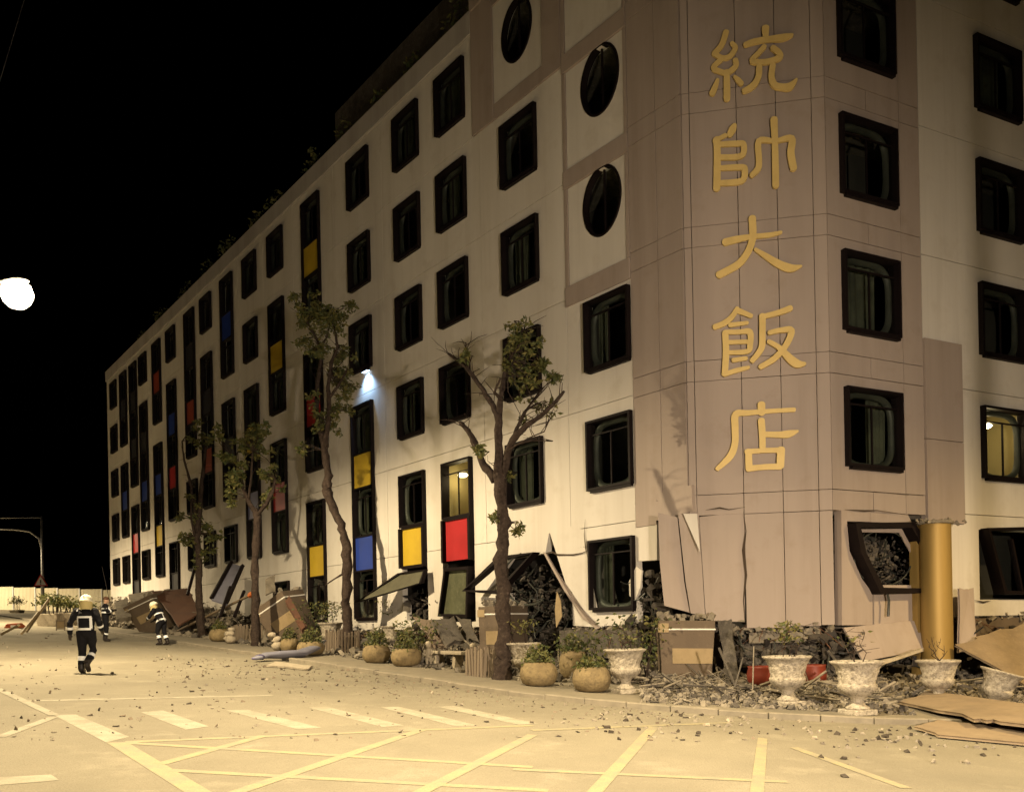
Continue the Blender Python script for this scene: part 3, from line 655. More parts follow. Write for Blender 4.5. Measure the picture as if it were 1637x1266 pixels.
# ---- roof shrubs stand along the fascia (faint against the sky)
# ---- gold characters
CH = {'zu': ((1110, 30, .1264), [[(400, 200, 75), (345, 360, 72), (250, 470, 70)], [(245, 470, 62), (345, 525, 62), (440, 510, 66), (515, 405, 66), (470, 340, 50)], [(350, 535, 66), (240, 650, 66), (330, 700, 60), (420, 712, 66), (520, 630, 70), (515, 555, 66)],
      [(405, 700, 70), (410, 870, 80), (410, 1045, 82)], [(292, 805, 45), (262, 890, 70), (225, 975, 78)], [(505, 765, 40), (550, 810, 62), (592, 855, 62)],
      [(895, 155, 92), (897, 280, 66)], [(640, 365, 60), (760, 325, 70), (930, 297, 66), (1120, 275, 85), (1230, 245, 40)], [(880, 390, 62), (800, 480, 62), (725, 572, 66), (900, 582, 64), (1065, 532, 76), (1065, 470, 70), (985, 405, 66)],
      [(815, 645, 74), (805, 770, 76), (740, 880, 78), (625, 950, 66)], [(985, 630, 74), (970, 780, 76), (1010, 875, 78), (1100, 900, 76), (1200, 895, 92), (1285, 805, 30)]]),
 'shuai': ((1110, 180, .1222), [[(525, 190, 55), (500, 240, 95), (460, 320, 80)], [(405, 325, 55), (330, 365, 60), (265, 400, 70)], [(292, 375, 88), (298, 600, 90), (292, 1020, 92)], [(330, 445, 66), (560, 432, 70), (640, 450, 76), (610, 595, 76), (340, 612, 70)],
      [(335, 755, 66), (600, 742, 74), (655, 775, 80), (615, 920, 80), (335, 948, 70)], [(1035, 120, 92), (1048, 400, 80), (1055, 700, 84), (1060, 985, 84)], [(1010, 400, 56), (840, 405, 78), (840, 640, 76), (830, 760, 80), (745, 850, 66)], [(1085, 400, 56), (1265, 372, 84), (1255, 560, 92), (1290, 760, 88)]]),
 'da': ((1110, 330, .1222), [[(752, 175, 95), (762, 360, 92), (742, 510, 90), (670, 660, 90), (560, 785, 96), (320, 915, 96)], [(400, 490, 96), (560, 450, 88), (760, 415, 62), (980, 395, 62), (1130, 360, 40)], [(795, 585, 46), (930, 670, 72), (1100, 775, 96), (1260, 830, 100), (1395, 800, 26)]]),
 'fan': ((1110, 480, .1222), [[(560, 125, 60), (480, 245, 72), (380, 320, 76), (265, 365, 72)], [(575, 155, 70), (740, 222, 58)], [(465, 342, 62), (690, 312, 46)], [(402, 440, 80), (412, 700, 82), (395, 980, 82)], [(400, 436, 58), (600, 430, 60), (722, 432, 76), (725, 600, 72), (690, 685, 66), (450, 700, 56)], [(440, 567, 54), (700, 558, 54)],
      [(505, 800, 58), (675, 775, 50)], [(390, 985, 60), (560, 930, 60), (705, 895, 44)], [(1250, 125, 76), (1110, 178, 72), (900, 232, 60)], [(885, 225, 84), (885, 480, 80), (870, 650, 82), (750, 810, 66)], [(975, 445, 58), (1120, 412, 64), (1262, 418, 84), (1190, 610, 78), (1040, 780, 78), (860, 890, 66)], [(965, 558, 54), (1100, 638, 66), (1240, 780, 100), (1340, 850, 100), (1435, 850, 46)]]),
 'dian': ((1110, 630, .1222), [[(872, 145, 100), (876, 260, 90)], [(1300, 215, 56), (1000, 232, 56), (700, 256, 70), (540, 275, 92), (530, 450, 90), (530, 640, 86), (470, 815, 92), (300, 985, 60)], [(872, 355, 88), (885, 540, 84), (888, 730, 76)], [(895, 535, 70), (1100, 540, 80), (1230, 530, 96), (1345, 495, 34)],
      [(705, 755, 84), (712, 980, 88)], [(680, 762, 66), (900, 748, 64), (1140, 740, 70)], [(1128, 735, 100), (1118, 950, 96)], [(700, 985, 78), (900, 962, 72), (1120, 955, 80)]])}
def smooth_path(pts):
    if len(pts) < 3: return [tuple(a + (b - a) * t / 4 for a, b in zip(pts[0], pts[1])) for t in range(5)]
    out = []
    for i in range(len(pts) - 1):
        p0, p1, p2, p3 = pts[max(i - 1, 0)], pts[i], pts[i + 1], pts[min(i + 2, len(pts) - 1)]
        for t in [k / 5 for k in range(5)]:
            out.append(tuple(.5 * (2 * b + (c - a) * t + (2 * a - 5 * b + 4 * c - d) * t * t + (3 * b - a - 3 * c + d) * t ** 3) for a, b, c, d in zip(p0, p1, p2, p3)))
    return out + [pts[-1]]
for ci, (key, ((ox, oy, sc), strokes)) in enumerate(CH.items()):
    b = MB()
    for si, st in enumerate(strokes):
        P2 = []
        for x, y, wd in smooth_path(st):
            s, z = FS.px(ox + x * sc, oy + y * sc); P2.append((s, z, wd * sc * 19.3 / FPX))
        left = []; right = []; n = len(P2)
        for i in range(n):
            a, c = P2[max(i - 1, 0)], P2[min(i + 1, n - 1)]; dx, dz = c[0] - a[0], c[1] - a[1]; L = math.hypot(dx, dz) or 1; dx /= L; dz /= L
            h = P2[i][2] / 2; left.append((P2[i][0] - dz * h, P2[i][1] + dx * h)); right.append((P2[i][0] + dz * h, P2[i][1] - dx * h))
        def cap(i, j):
            s, z, wd = P2[i]; dx, dz = s - P2[j][0], z - P2[j][1]; L = math.hypot(dx, dz) or 1; dx /= L; dz /= L; r = wd / 2; out = []
            for k in range(1, 6):
                a = pi / 2 - k * pi / 6; out.append((s + dx * cos(a) * r * .8 + -dz * sin(a) * r, z + dz * cos(a) * r * .8 + dx * sin(a) * r))
            return out
        dep = .085 + .003 * si; e = cap(n - 1, n - 2); f = cap(0, 1)
        outline = left + e + right[::-1] + f
        m_ = len(outline); cs = sum(p[0] for p in P2) / n
        # front faces: strip plus end fans
        vs = [FS.p(s, dep, z) for s, z in outline] + [FS.p(s, .04, z) for s, z in outline]
        fs = [(i, i + 1, m_ - len(f) - 2 - i, m_ - len(f) - 1 - i) for i in range(n - 1)]
        fs += [tuple([n - 1] + list(range(n, n + len(e))) + [n + len(e)]), tuple([n + len(e) + n - 1] + list(range(m_ - len(f), m_)) + [0])]
        fs += [(k, (k + 1) % m_, m_ + (k + 1) % m_, m_ + k) for k in range(m_)]
        b.add(vs, fs)
    hb(b, 'sign_character', m_gold)
# fitting added under a sill to cast the cool glow on the wall
s_, z_ = 14.72, 10.96
b = MB(); b.fbox(FL, s_ - .22, s_ + .22, .02, .16, z_ - .04, z_ + .04); fx = hb(b, 'added_wall_light', m_brown)
b = MB(); b.fbox(FL, s_ - .2, s_ + .2, .04, .14, z_ - .05, z_ - .041); hb(b, 'added_light_strip', emit('added_cool_glow', (.55, .75, 1), 8), fx)
ld = bpy.data.lights.new('added_wall_beam', 'SPOT'); ld.energy = 170; ld.color = (.36, .62, 1); ld.spot_size = R(120); ld.spot_blend = .8; ld.shadow_soft_size = .08
l = bpy.data.objects.new('added_wall_beam', ld); col.objects.link(l); l.parent = fx; l.location = FL.p(s_, .24, z_ - .1) - BASE
l.rotation_euler = Vector((-FL.n * .35 + Vector((0, 0, -1)))).to_track_quat('-Z', 'Y').to_euler()

# ------------------------------------------------------------------ lamps
def spot(name, parent, loc, target, watts, colr, size, blend, soft=.12):
    ld = bpy.data.lights.new(name, 'SPOT'); ld.energy = watts; ld.color = colr; ld.spot_size = R(size); ld.spot_blend = blend; ld.shadow_soft_size = soft
    l = bpy.data.objects.new(name, ld); col.objects.link(l); l.parent = parent; l.location = loc
    l.rotation_euler = (Vector(target) - Vector(loc)).to_track_quat('-Z', 'Y').to_euler(); return l
m_lens = emit('sodium_lens', (1, .82, .50), 40)
def street_lamp(label, base, head, watts, colr=C_SOD, size=165, blend=.5, tgt=None, lens=.26):
    B = Vector((base[0], base[1], gz(*base))); Hd = Vector(head) - B
    t = thing('street_lamp', label, 'street lamp', B, group='sodium street lamps')
    b = MB(); b.lathe([(.17, 0), (.17, .35), (.12, .42), (.11, 1.2)], 12); b.build('post_base', m_steel, t, True)
    b = MB(); b.tube([(0, 0, 1.1), (0, 0, Hd.z * .5), (0, 0, Hd.z - .7)], [.10, .08, .06], 10); b.build('post', m_steel, t, True)
    hz = Vector((Hd.x, Hd.y, 0)); L = hz.length; u = hz / L
    b = MB(); b.tube([Vector((0, 0, Hd.z - .8)), Vector((0, 0, Hd.z - .35)) + u * .12, Vector((0, 0, Hd.z + .05)) + u * .6, Vector((0, 0, Hd.z + .27)) + u * (L * .6), Vector((0, 0, Hd.z + .32)) + u * (L - .38)], .04, 8); b.build('arm', m_steel, t, True)
    rot = Matrix.Rotation(math.atan2(u.y, u.x), 3, 'Z')
    b = MB(); prof = [(-.42, .05), (-.26, .12), (0, .17), (.2, .15), (.3, .05)]
    n = 12; vs = [Hd + rot @ Vector((x, w_ * cos(2 * pi * k / n), .30 + .5 * w_ * max(0, sin(2 * pi * k / n)))) for x, w_ in prof for k in range(n)]
    b.add(vs, [(j * n + k, j * n + (k + 1) % n, (j + 1) * n + (k + 1) % n, (j + 1) * n + k) for j in range(4) for k in range(n)]); hd = b.build('lamp_head', m_steel, t, True)
    b = MB(); b.lathe([(lens * .05, -lens * 1.0), (lens * .5, -lens * .86), (lens * .82, -lens * .55), (lens * .98, -lens * .15), (lens, lens * .1), (lens * .85, .2)], 24, c=Hd); b.build('lens', m_lens, hd, True)
    spot('lamp_light', t, Hd - Vector((0, 0, lens + .06)), (tgt - B) if tgt else Hd - Vector((0, 0, 9)), watts, colr, size, blend)
    return t
LP = AT(27, 470, 21.0)
street_lamp('glaring sodium street lamp over the road on a long arm, beyond the walking firefighter', (LP.x - 3.2, LP.y + .3), LP, P_LEFT, size=172, blend=.35, lens=.36)
street_lamp('sodium street lamp over the yellow box junction', (7.6, 6.0), (-.6, 9.4, 10.4), P_HEAD, size=140, blend=.9)
street_lamp('sodium street lamp at the kerb of the side street past the gold column', (16.5, 10.5), (15.0, 12.6, 8.6), P_RIGHT, (1, .70, .30), size=160, blend=.7)
street_lamp('sodium street lamp up the road before the cream hoarding', (-36, 48), (-33.5, 49.0, 11.6), P_FAR, size=165, blend=.6)
street_lamp('added out-of-view lamp that brightens the cream hoarding', (-66, 82), (-63.5, 84.0, 14.5), P_FAR * 1.5, size=170, blend=.4)  # extra lamp added out of view to brighten the hoarding
fl = thing('tripod_floodlight', 'yellow-white work floodlight on a black tripod standing on the junction', 'floodlight', (5.4, -2.6, gz(5.4, -2.6)))
for k in range(3):
    a = k * 2.094 + .4; b = MB(); b.tube([(.75 * cos(a), .75 * sin(a), 0), (.03 * cos(a), .03 * sin(a), 1.1)], .018, 6); b.build('leg', m_boot, fl)
b = MB(); b.tube([(0, 0, .9), (0, 0, 2.9)], .022, 8); b.build('mast', m_boot, fl)
b = MB(); b.box((-.24, -.12, 2.9), (.24, .1, 3.25)); bevel(b.build('lamp_housing', m_boot, fl), .03)
b = MB(); b.box((-.20, .102, 2.94), (.20, .112, 3.21)); b.build('lamp_glass', emit('flood_glass', (1, .82, .58), 20), fl)
spot('flood_light', fl, (0, .22, 3.07), Vector((1.2, 23.5, .2)) - fl.location, P_FLOOD, C_FLOOD, 90, 1.0, .22)

# ------------------------------------------------------------------ trees
def tree(label, base, Y0, limbs, clumps, leafL, name='street_tree', twigs=True, seed=1):
    random.seed(seed)
    P0 = G(*base); Y0 = Y0 or P0.y; t = thing(name, label, 'tree', P0)
    b = MB(); tips = []
    for L in limbs:
        pts = []; rad = []
        for q in L:
            u, v, w_ = q[:3]; dy = q[3] if len(q) > 3 else 0
            pts.append(AT(u, v, Y0 + dy) - P0); rad.append(w_ * Y0 / FPX / 2 * .8)
        dp = []; dr = []
        for i in range(len(pts) - 1):
            for k in range(4):
                f = k / 4; dp.append(pts[i].lerp(pts[i + 1], f) + Vector((random.gauss(0, 1), random.gauss(0, 1), 0)) * rad[i] * .12); dr.append((rad[i] * (1 - f) + rad[i + 1] * f) * random.uniform(.9, 1.14))
        dp.append(pts[-1]); dr.append(rad[-1] * .8)
        b.tube(dp, dr, 14, wob=.42); tips.append(dp)
        for i_ in range(len(dp) // 3, len(dp)):
            if dr[i_] < .11 and random.random() < .7:
                e = Vector((random.gauss(0, 1), random.gauss(0, 1), random.uniform(.0, 1.3))).normalized() * random.uniform(.2, .75); mid = dp[i_] + e * .5 + Vector((random.gauss(0, .05), random.gauss(0, .05), .04))
                b.tube([dp[i_], mid, dp[i_] + e], [.011, .008, .004], 4, caps=False)
    lf = MB()
    for (u, v, rx, ry, n) in clumps:
        c = AT(u, v, Y0) - P0; rx_ = rx * Y0 / FPX; ry_ = ry * Y0 / FPX
        sub = [c + Vector((random.gauss(0, .45) * rx_, random.gauss(0, .45) * rx_, random.gauss(0, .5) * ry_)) for _ in range(max(3, n // 28))]
        near = min((p for L in tips for p in L), key=lambda p: (p - c).length)
        for s_ in sub:
            md = near.lerp(s_, .55) + Vector((random.gauss(0, .1), random.gauss(0, .1), .08))
            b.tube([near, md, s_], [.018, .012, .005], 4, caps=False)
            for _ in range(28):
                r_ = random.random() ** .6; d = Vector((random.gauss(0, 1), random.gauss(0, 1), random.gauss(0, .8))).normalized()
                lf.leaf(s_ + d * r_ * .34 * max(rx_, .35), leafL, random.choices((0, 1, 2), (5, 3, 2))[0])
    b.build('trunk', m_bark, t, True); lf.build('crown', m_leaf, t)
    return t
tree('bare pollarded tree with thick dark forked trunk and one leafy tuft by the shattered window', (802, 1092), None,
     [[(803, 1094, 40), (802, 1060, 33), (806, 1000, 29), (803, 940, 27), (801, 880, 26), (806, 835, 25), (800, 800, 24), (799, 765, 23), (797, 745, 17)],
      [(792, 768, 17, .1), (772, 742, 14, .25), (757, 705, 12, .5), (749, 688, 10, .6), (735, 675, 8, .7)],
      [(798, 756, 19), (797, 710, 16, -.1), (796, 665, 14, -.2), (786, 645, 11, -.1), (768, 617, 9, .2), (748, 590, 8, .4), (733, 577, 6, .6), (716, 565, 5, .7)],
      [(797, 668, 12, -.2), (802, 630, 11, -.2), (806, 600, 9, 0), (818, 565, 7, .1), (838, 528, 5, .2)], [(803, 640, 8, -.2), (790, 628, 5, -.5), (800, 605, 4, -.6)],
      [(804, 758, 16), (812, 722, 14, -.2), (822, 700, 12, -.5), (842, 680, 10, -.7), (868, 662, 8, -.9), (886, 645, 7, -1), (902, 625, 5, -1.1)],
      [(820, 700, 8, -.5), (828, 680, 7, -.4), (841, 655, 5, -.3)], [(735, 580, 4, .6), (744, 565, 3, .5), (745, 548, 3, .5)],
      [(822, 712, 3, -.5), (850, 704, 2.5, -.6), (884, 705, 2, -.6)], [(812, 720, 3, -.4), (845, 700, 2, -.8), (870, 690, 2, -1), (880, 668, 2, -1)]],
     [(843, 530, 22, 18, 190), (822, 572, 20, 40, 420), (846, 590, 24, 44, 560), (872, 575, 12, 40, 90), (748, 572, 11, 14, 80), (880, 645, 14, 14, 50), (766, 720, 8, 16, 40), (832, 848, 9, 8, 40), (812, 760, 8, 12, 40), (795, 828, 7, 7, 20), (884, 605, 9, 12, 30)], .135, seed=11)
tree('leaning leafy tree with crooked trunk in front of the blue and yellow window column', (557, 1047), None,
     [[(558, 1048, 24), (556, 1000, 19), (551, 950, 18), (556, 905, 20), (552, 868, 16), (545, 838, 15), (530, 805, 16), (521, 783, 19), (524, 760, 15), (520, 720, 14), (513, 690, 13)],
      [(515, 700, 11), (506, 655, 9, .2), (508, 610, 8, .3), (513, 575, 7, .3), (508, 545, 6, .2), (494, 520, 4, .2), (482, 500, 3, .2)],
      [(520, 715, 10), (526, 660, 9, -.3), (524, 620, 8, -.4), (530, 580, 7, -.3), (540, 555, 5, -.3), (533, 520, 4, -.2)], [(508, 560, 5, .3), (522, 540, 4, .2), (530, 510, 3, 0)],
      [(524, 640, 5, -.4), (545, 610, 4, -.5), (555, 590, 3, -.5)], [(552, 915, 4), (535, 925, 3, -.2), (520, 935, 2, -.3)]],
     [(492, 500, 24, 26, 330), (528, 515, 30, 28, 900), (505, 555, 30, 26, 380), (548, 605, 22, 38, 800), (525, 670, 26, 30, 420), (545, 560, 22, 20, 240), (480, 545, 16, 24, 90), (485, 720, 16, 18, 90), (560, 490, 9, 10, 24), (505, 640, 14, 26, 110), (548, 660, 16, 20, 120), (468, 470, 10, 10, 24)], .16, seed=12)
tree('y-forked street tree with small leafy head beside the slatted guard and red-panelled windows', (409, 1036), None,
     [[(409, 1037, 20), (408, 990, 15), (407, 930, 14), (409, 870, 14), (411, 826, 13), (408, 812, 10)], [(409, 822, 10), (397, 800, 8, .2), (388, 780, 7, .3), (384, 755, 5, .3), (376, 735, 4, .3)],
      [(412, 822, 9), (426, 805, 7, -.2), (436, 785, 6, -.3), (440, 765, 4, -.3)], [(397, 800, 5, .2), (402, 760, 4, 0), (404, 720, 3, 0)]],
     [(372, 725, 20, 26, 320), (408, 712, 24, 28, 460), (373, 770, 18, 22, 400), (430, 765, 18, 20, 260), (408, 690, 18, 14, 200), (372, 800, 12, 14, 40), (425, 800, 14, 10, 40), (352, 690, 10, 14, 40)], .19, seed=13)
tree('slender street tree with twin stems nearest the rubble mound and stooping firefighter', (323, 1022), None,
     [[(324, 1024, 17), (320, 980, 13), (317, 930, 13), (318, 890, 12), (314, 860, 13), (318, 830, 10), (321, 780, 8), (327, 735, 6), (330, 700, 4)], [(315, 850, 8), (308, 800, 6, .2), (304, 770, 5, .3), (294, 735, 4, .3), (291, 705, 3, .3)],
      [(314, 870, 6), (306, 830, 4, -.2), (305, 800, 3, -.2)]],
     [(318, 840, 22, 22, 300), (305, 700, 16, 18, 80), (330, 700, 14, 22, 180), (345, 850, 18, 14, 150), (298, 860, 18, 16, 200), (320, 880, 18, 20, 240), (310, 800, 12, 20, 70), (288, 830, 8, 12, 24)], .19, seed=14)

# slatted wooden guards round the tree feet
def guard(label, px, w_, h, n, tilt=0, seed=1):
    random.seed(seed); c = G(*px); t = thing('tree_guard', label, 'tree guard', c + Vector((0, 0, H - .02)), math.atan2(-.79, .61), 'slatted tree guards')
    for side in range(4):
        a = side * pi / 2; rot = Matrix.Rotation(a, 3, 'Z')
        for k in range(n):
            x = -w_ / 2 + w_ * (k + .5) / n; hh = h * random.uniform(.9, 1.06); b = MB()
            tl = Matrix.Rotation(random.gauss(tilt, .04), 3, 'Y')
            b.obox(rot @ Vector((x, -w_ / 2, hh / 2)), (w_ / n * .55, .03, hh), rot @ tl); b.build('slat', m_wood, t)
        b = MB(); b.obox(rot @ Vector((0, -w_ / 2 + .03, h * .75)), (w_, .025, .06), rot); b.build('rail', m_wood, t)
    return t
guard('neat slatted wooden guard at the foot of the bare pollarded tree', (778, 1086), .72, .70, 6, seed=1)
guard('slatted wooden guard at the foot of the leaning leafy tree', (548, 1047), .85, .75, 7, .03, seed=2)
guard('wide bowed slatted guard at the foot of the y-forked tree', (408, 1030), 1.35, .72, 9, .12, seed=3)
guard('splayed slatted guard at the foot of the slender twin-stem tree', (318, 1016), 1.2, .75, 8, -.18, seed=4)

# ------------------------------------------------------------------ pots, urns and their plants
def bush(b, c, rx, rz, n, L):
    for _ in range(n):
        d = Vector((random.gauss(0, 1), random.gauss(0, 1), abs(random.gauss(0, .9)))).normalized(); r_ = random.random() ** .4
        b.leaf(Vector(c) + Vector((d.x * rx, d.y * rx, d.z * rz)) * r_, L, random.choices((0, 1, 2), (5, 2, 3))[0])
def squat_pot(label, px, dia, ht, plant=.35, dz=H, seed=1, tall=1):
    random.seed(seed); c = G(*px); t = thing('round_pot', label, 'pot', c + Vector((0, dia * .3, dz + GB * dia * .3)), random.random() * 6, 'ochre round pots')
    r = dia / 2; prof = [(r * .62, 0), (r * .86, ht * .12), (r * .99, ht * .38), (r, ht * .55), (r * .93, ht * .78), (r * .78, ht * .94), (r * .66, ht), (r * .60, ht * .97), (r * .58, ht * .85)]
    b = MB(); b.lathe(prof, 32, fn=lambda a, z, j: 1 + .018 * cos(a * 9) * sin(pi * z / ht) + .012 * noise.noise(Vector((cos(a) * 2, sin(a) * 2, z * 5 + seed)))); b.build('pot_body', m_pot, t, True)
    b = MB(); b.lathe([(r * .58, ht * .86), (.01, ht * .90)], 16, cap=False); b.build('soil', m_soil, t)
    if plant:
        b = MB()
        for k in range(7): b.tube([(random.gauss(0, .04), random.gauss(0, .04), ht * .85), (random.gauss(0, r * .5), random.gauss(0, r * .5), ht + plant * random.uniform(.3, .7))], [.012, .005], 5)
        b.build('stem', m_bark, t); b = MB(); bush(b, (0, 0, ht * .9), r * .85, plant, int(420 * dia), .11); b.build('foliage', m_leaf, t)
    return t
squat_pot('ochre round pot with grassy plant beside the slender twin-stem tree', (348, 1029), .80, .50, .42, seed=1)
squat_pot('small ochre pot of shrubs beside the tilted pillar', (461, 1046), .62, .44, .42, seed=2)
squat_pot('ochre pot of dense shrubs next to the grey fallen boards', (494, 1052), .85, .42, .48, seed=3)
squat_pot('ochre round pot with loose shrub between slatted guard and leafy twin pot', (600, 1065), .78, .50, .55, seed=4)
squat_pot('ochre round pot with bushy plant beside the stone bench', (648, 1071), .82, .48, .55, seed=5)
squat_pot('ochre round pot with upright shrub right beside the thick bare trunk', (862, 1104), .80, .50, .45, seed=6)
squat_pot('taller dusty ochre pot half hidden behind the lowest round pot', (919, 1092), .70, .66, .55, seed=7)
squat_pot('lowest ochre round pot at the kerb with a small dark shrub', (948, 1114), .78, .50, .30, seed=8)

def urn_fn(seed):
    def fn(a, z, j):
        k = 1
        if 9 <= j <= 19: k += .10 * noise.noise(Vector((cos(a) * 6, sin(a) * 6, z * 19 + seed))) + .05 * noise.noise(Vector((cos(a) * 13, sin(a) * 13, z * 34)))
        if 5 <= j <= 8: k += .045 * abs(sin(a * 11))
        return k
    return fn
def urn_profile(h):
    p = [(.20, .10), (.20, .13), (.13, .17), (.105, .23), (.13, .30), (.20, .34), (.285, .41), (.315, .48), (.315, .52), (.30, .535)]
    p += [(.30 + .075 * (k / 9) ** 1.6, .545 + .30 * k / 9) for k in range(9)]
    p += [(.385, .86), (.44, .89), (.45, .92), (.42, .93), (.385, .90), (.36, .82)]
    return [(r * h / .93, z * h / .93) for r, z in p]
def urn(label, px, h, plant=None, dz=H, tilt=(0, 0), seed=1, bury=0):
    random.seed(seed); c = G(*px); t = thing('stone_urn', label, 'urn', c + Vector((0, .15, dz - bury)), random.uniform(0, 6), 'pale carved stone urns')
    t.rotation_euler = (tilt[0], tilt[1], .35)
    b = MB(); b.box((-.25 * h, -.25 * h, 0), (.25 * h, .25 * h, .105 * h)); bevel(b.build('plinth', m_urn, t), .015)
    b = MB(); b.lathe(urn_profile(h), 64, fn=urn_fn(seed)); b.build('urn_bowl', m_urn, t, True)
    b = MB(); b.lathe([(.385 * h, .89 * h), (.01, .92 * h)], 20, cap=False); b.build('soil', m_soil, t)
    if plant:
        hgt, n, sp = plant; b = MB(); lf = MB()
        for k in range(3):
            x, y = random.gauss(0, .05), random.gauss(0, .05); P = [Vector((x, y, .9 * h))]
            for q in range(5): P.append(P[-1] + Vector((random.gauss(0, .05), random.gauss(0, .05), hgt / 5)))
            b.tube(P, [.012, .011, .009, .008, .006, .004], 5)
            for q in range(2, 6):
                for _ in range(2): e = P[q] + Vector((random.gauss(0, sp), random.gauss(0, sp), random.uniform(0, .12))); b.tube([P[q], e], [.005, .003], 4, caps=False)
        b.build('stem', m_bark, t)
        if n:
            for _ in range(n): lf.leaf((random.gauss(0, sp), random.gauss(0, sp), .9 * h + hgt * random.uniform(.55, 1.1)), .10, random.choice((0, 1, 1, 2)))
            lf.build('foliage', m_leaf, t)
    return t
urn('carved pale stone urn with wiry plant standing beside the tapered corner pillar', (1002, 1116), .88, (.45, 40, .2), seed=1)
urn('carved pale stone urn with feathery tuft between the two red pots', (1264, 1137), .90, (.62, 130, .13), seed=2)
urn('carved pale stone urn with bare twig under the hanging taupe panel', (1377, 1152), .90, (.55, 16, .16), seed=3)
urn('carved pale stone urn with short bare stick in front of the gold column', (1507, 1133), .84, (.42, 0, .05), seed=4)
urn('tipped stone urn sunk in the rubble right of the gold column', (1590, 1138), .80, None, tilt=(.18, .22), seed=5, bury=.1)
urn('carved stone urn half hidden behind the thick bare trunk', (838, 1094), .85, (.55, 90, .16), seed=6)
urn('pale carved urn with leafy shrub behind the slatted guard of the leaning tree', (528, 1042), .95, (.75, 170, .25), seed=7)
urn('stone urn with spreading shrub against the wall behind the leafy round pots', (628, 1046), .90, (.9, 150, .28), seed=8)
def red_pot(label, px, d, h, seed=1):
    c = G(*px); t = thing('red_pot', label, 'pot', c + Vector((0, .1, .22)), 0, 'red glazed pots'); r = d / 2
    b = MB(); b.lathe([(r * .7, 0), (r * .95, h * .3), (r, h * .6), (r * .9, h * .9), (r * .95, h), (r * .85, h), (r * .8, h * .85)], 28); b.build('pot_body', m_redpot, t, True)
    b = MB(); b.lathe([(r * .8, h * .86), (.01, h * .88)], 16, cap=False); b.build('soil', m_soil, t)
red_pot('red glazed pot beside the black propped panel in the rubble', (1220, 1114), .60, .42)
red_pot('red glazed pot behind the stone urn, toward the hanging taupe panel', (1304, 1112), .55, .45)

# stone bench carried by two child statues
def cherub(name, label, px, h, lean, seed, cat='statue'):
    random.seed(seed); c = G(*px); t = thing(name, label, cat, c + Vector((0, 0, H)), lean)
    b = MB(); k = h / 1.0
    for sx in (-1, 1): b.tube([(sx * .07 * k, 0, 0), (sx * .08 * k, -.02 * k, .2 * k), (sx * .07 * k, 0, .42 * k)], [.055 * k, .065 * k, .09 * k], 8)
    b.tube([(0, 0, .36 * k), (0, -.01, .5 * k), (0, 0, .66 * k), (0, 0, .74 * k)], [.13 * k, .12 * k, .13 * k, .06 * k], 10)
    for sx in (-1, 1): b.tube([(sx * .12 * k, 0, .66 * k), (sx * .19 * k, -.06 * k, .52 * k), (sx * .12 * k, -.16 * k, .44 * k)], [.045 * k, .042 * k, .035 * k], 7)
    o = b.build('body', m_stone, t, True); r_ = o.modifiers.new('blend', 'REMESH'); r_.mode = 'VOXEL'; r_.voxel_size = .018 * k; r_.use_smooth_shade = True
    b = MB(); b.lathe([(.02, -.14), (.085, -.11), (.115, -.02), (.125, .05), (.10, .12), (.02, .15)], 20, c=(0, -.02, .85), fn=lambda a, z, j: 1 + .16 * noise.noise(Vector((cos(a) * 3, sin(a) * 3, z * 9))))
    for v in range(len(b.v)): b.v[v] = tuple(Vector(b.v[v]) * k)
    b.build('head', m_stone, t, True)
    b = MB(); b.box((-.16 * k, -.13 * k, -.04), (.16 * k, .13 * k, .02)); b.build('plinth', m_stone, t)
    return t
cherub('child_statue', 'pale stone child statue holding up one end of the stone bench, beside the bushy pot', (686, 1070), .68, -.3, 1)
cherub('child_statue', 'pale stone child statue by the neat slatted guard at the far end of the bench', (757, 1076), .70, .4, 2)
def cairn(label, px, seed):
    random.seed(seed); c = G(*px); t = thing('stacked_stones', label, 'stones', c + Vector((0, 0, H)), random.random() * 3); z = .0
    for k, r in enumerate((.22, .17, .13)):
        b = MB(); b.lathe([(.03, -.9), (.6, -.75), (.95, -.2), (1, .2), (.75, .75), (.1, .95)], 14, fn=lambda a, z_, j: 1 + .5 * noise.noise(Vector((cos(a) * 1.5 + seed, sin(a) * 1.5, z_ * 1.5 + k * 3)))); q = (random.gauss(0, .07), random.gauss(0, .07), z + r * .7)
        b.v = [tuple(Vector((x * r * 1.1, y * r, z_ * r * .8)) + Vector(q)) for x, y, z_ in b.v]; b.build('stone', m_stone, t, True); z += r * 1.1
cairn('small stack of pale stones between grassy pot and y-forked tree', (370, 1032), 3)
cairn('small stack of pale stones beside the small shrub pot and toppled pillar', (444, 1044), 4)
A_, B_ = G(690, 1066), G(748, 1076); cc = (A_ + B_) / 2; dv = B_ - A_
bench = thing('stone_bench', 'low pale stone bench with rubble on it between two child statues', 'bench', cc + Vector((0, 0, H)), math.atan2(dv.y, dv.x))
Lb = dv.length
b = MB(); b.box((-Lb / 2, -.2, .34), (Lb / 2, .2, .43)); bevel(b.build('seat', m_stone, bench), .02)
for x in (-.28, .25): b = MB(); b.hexa([(x * Lb - .1, -.15, -.03), (x * Lb + .1, -.15, -.03), (x * Lb + .1, .15, -.03), (x * Lb - .1, .15, -.03), (x * Lb - .07, -.12, .339), (x * Lb + .07, -.12, .339), (x * Lb + .07, .12, .339), (x * Lb - .07, .12, .339)]); bevel(b.build('leg', m_stone, bench), .02)

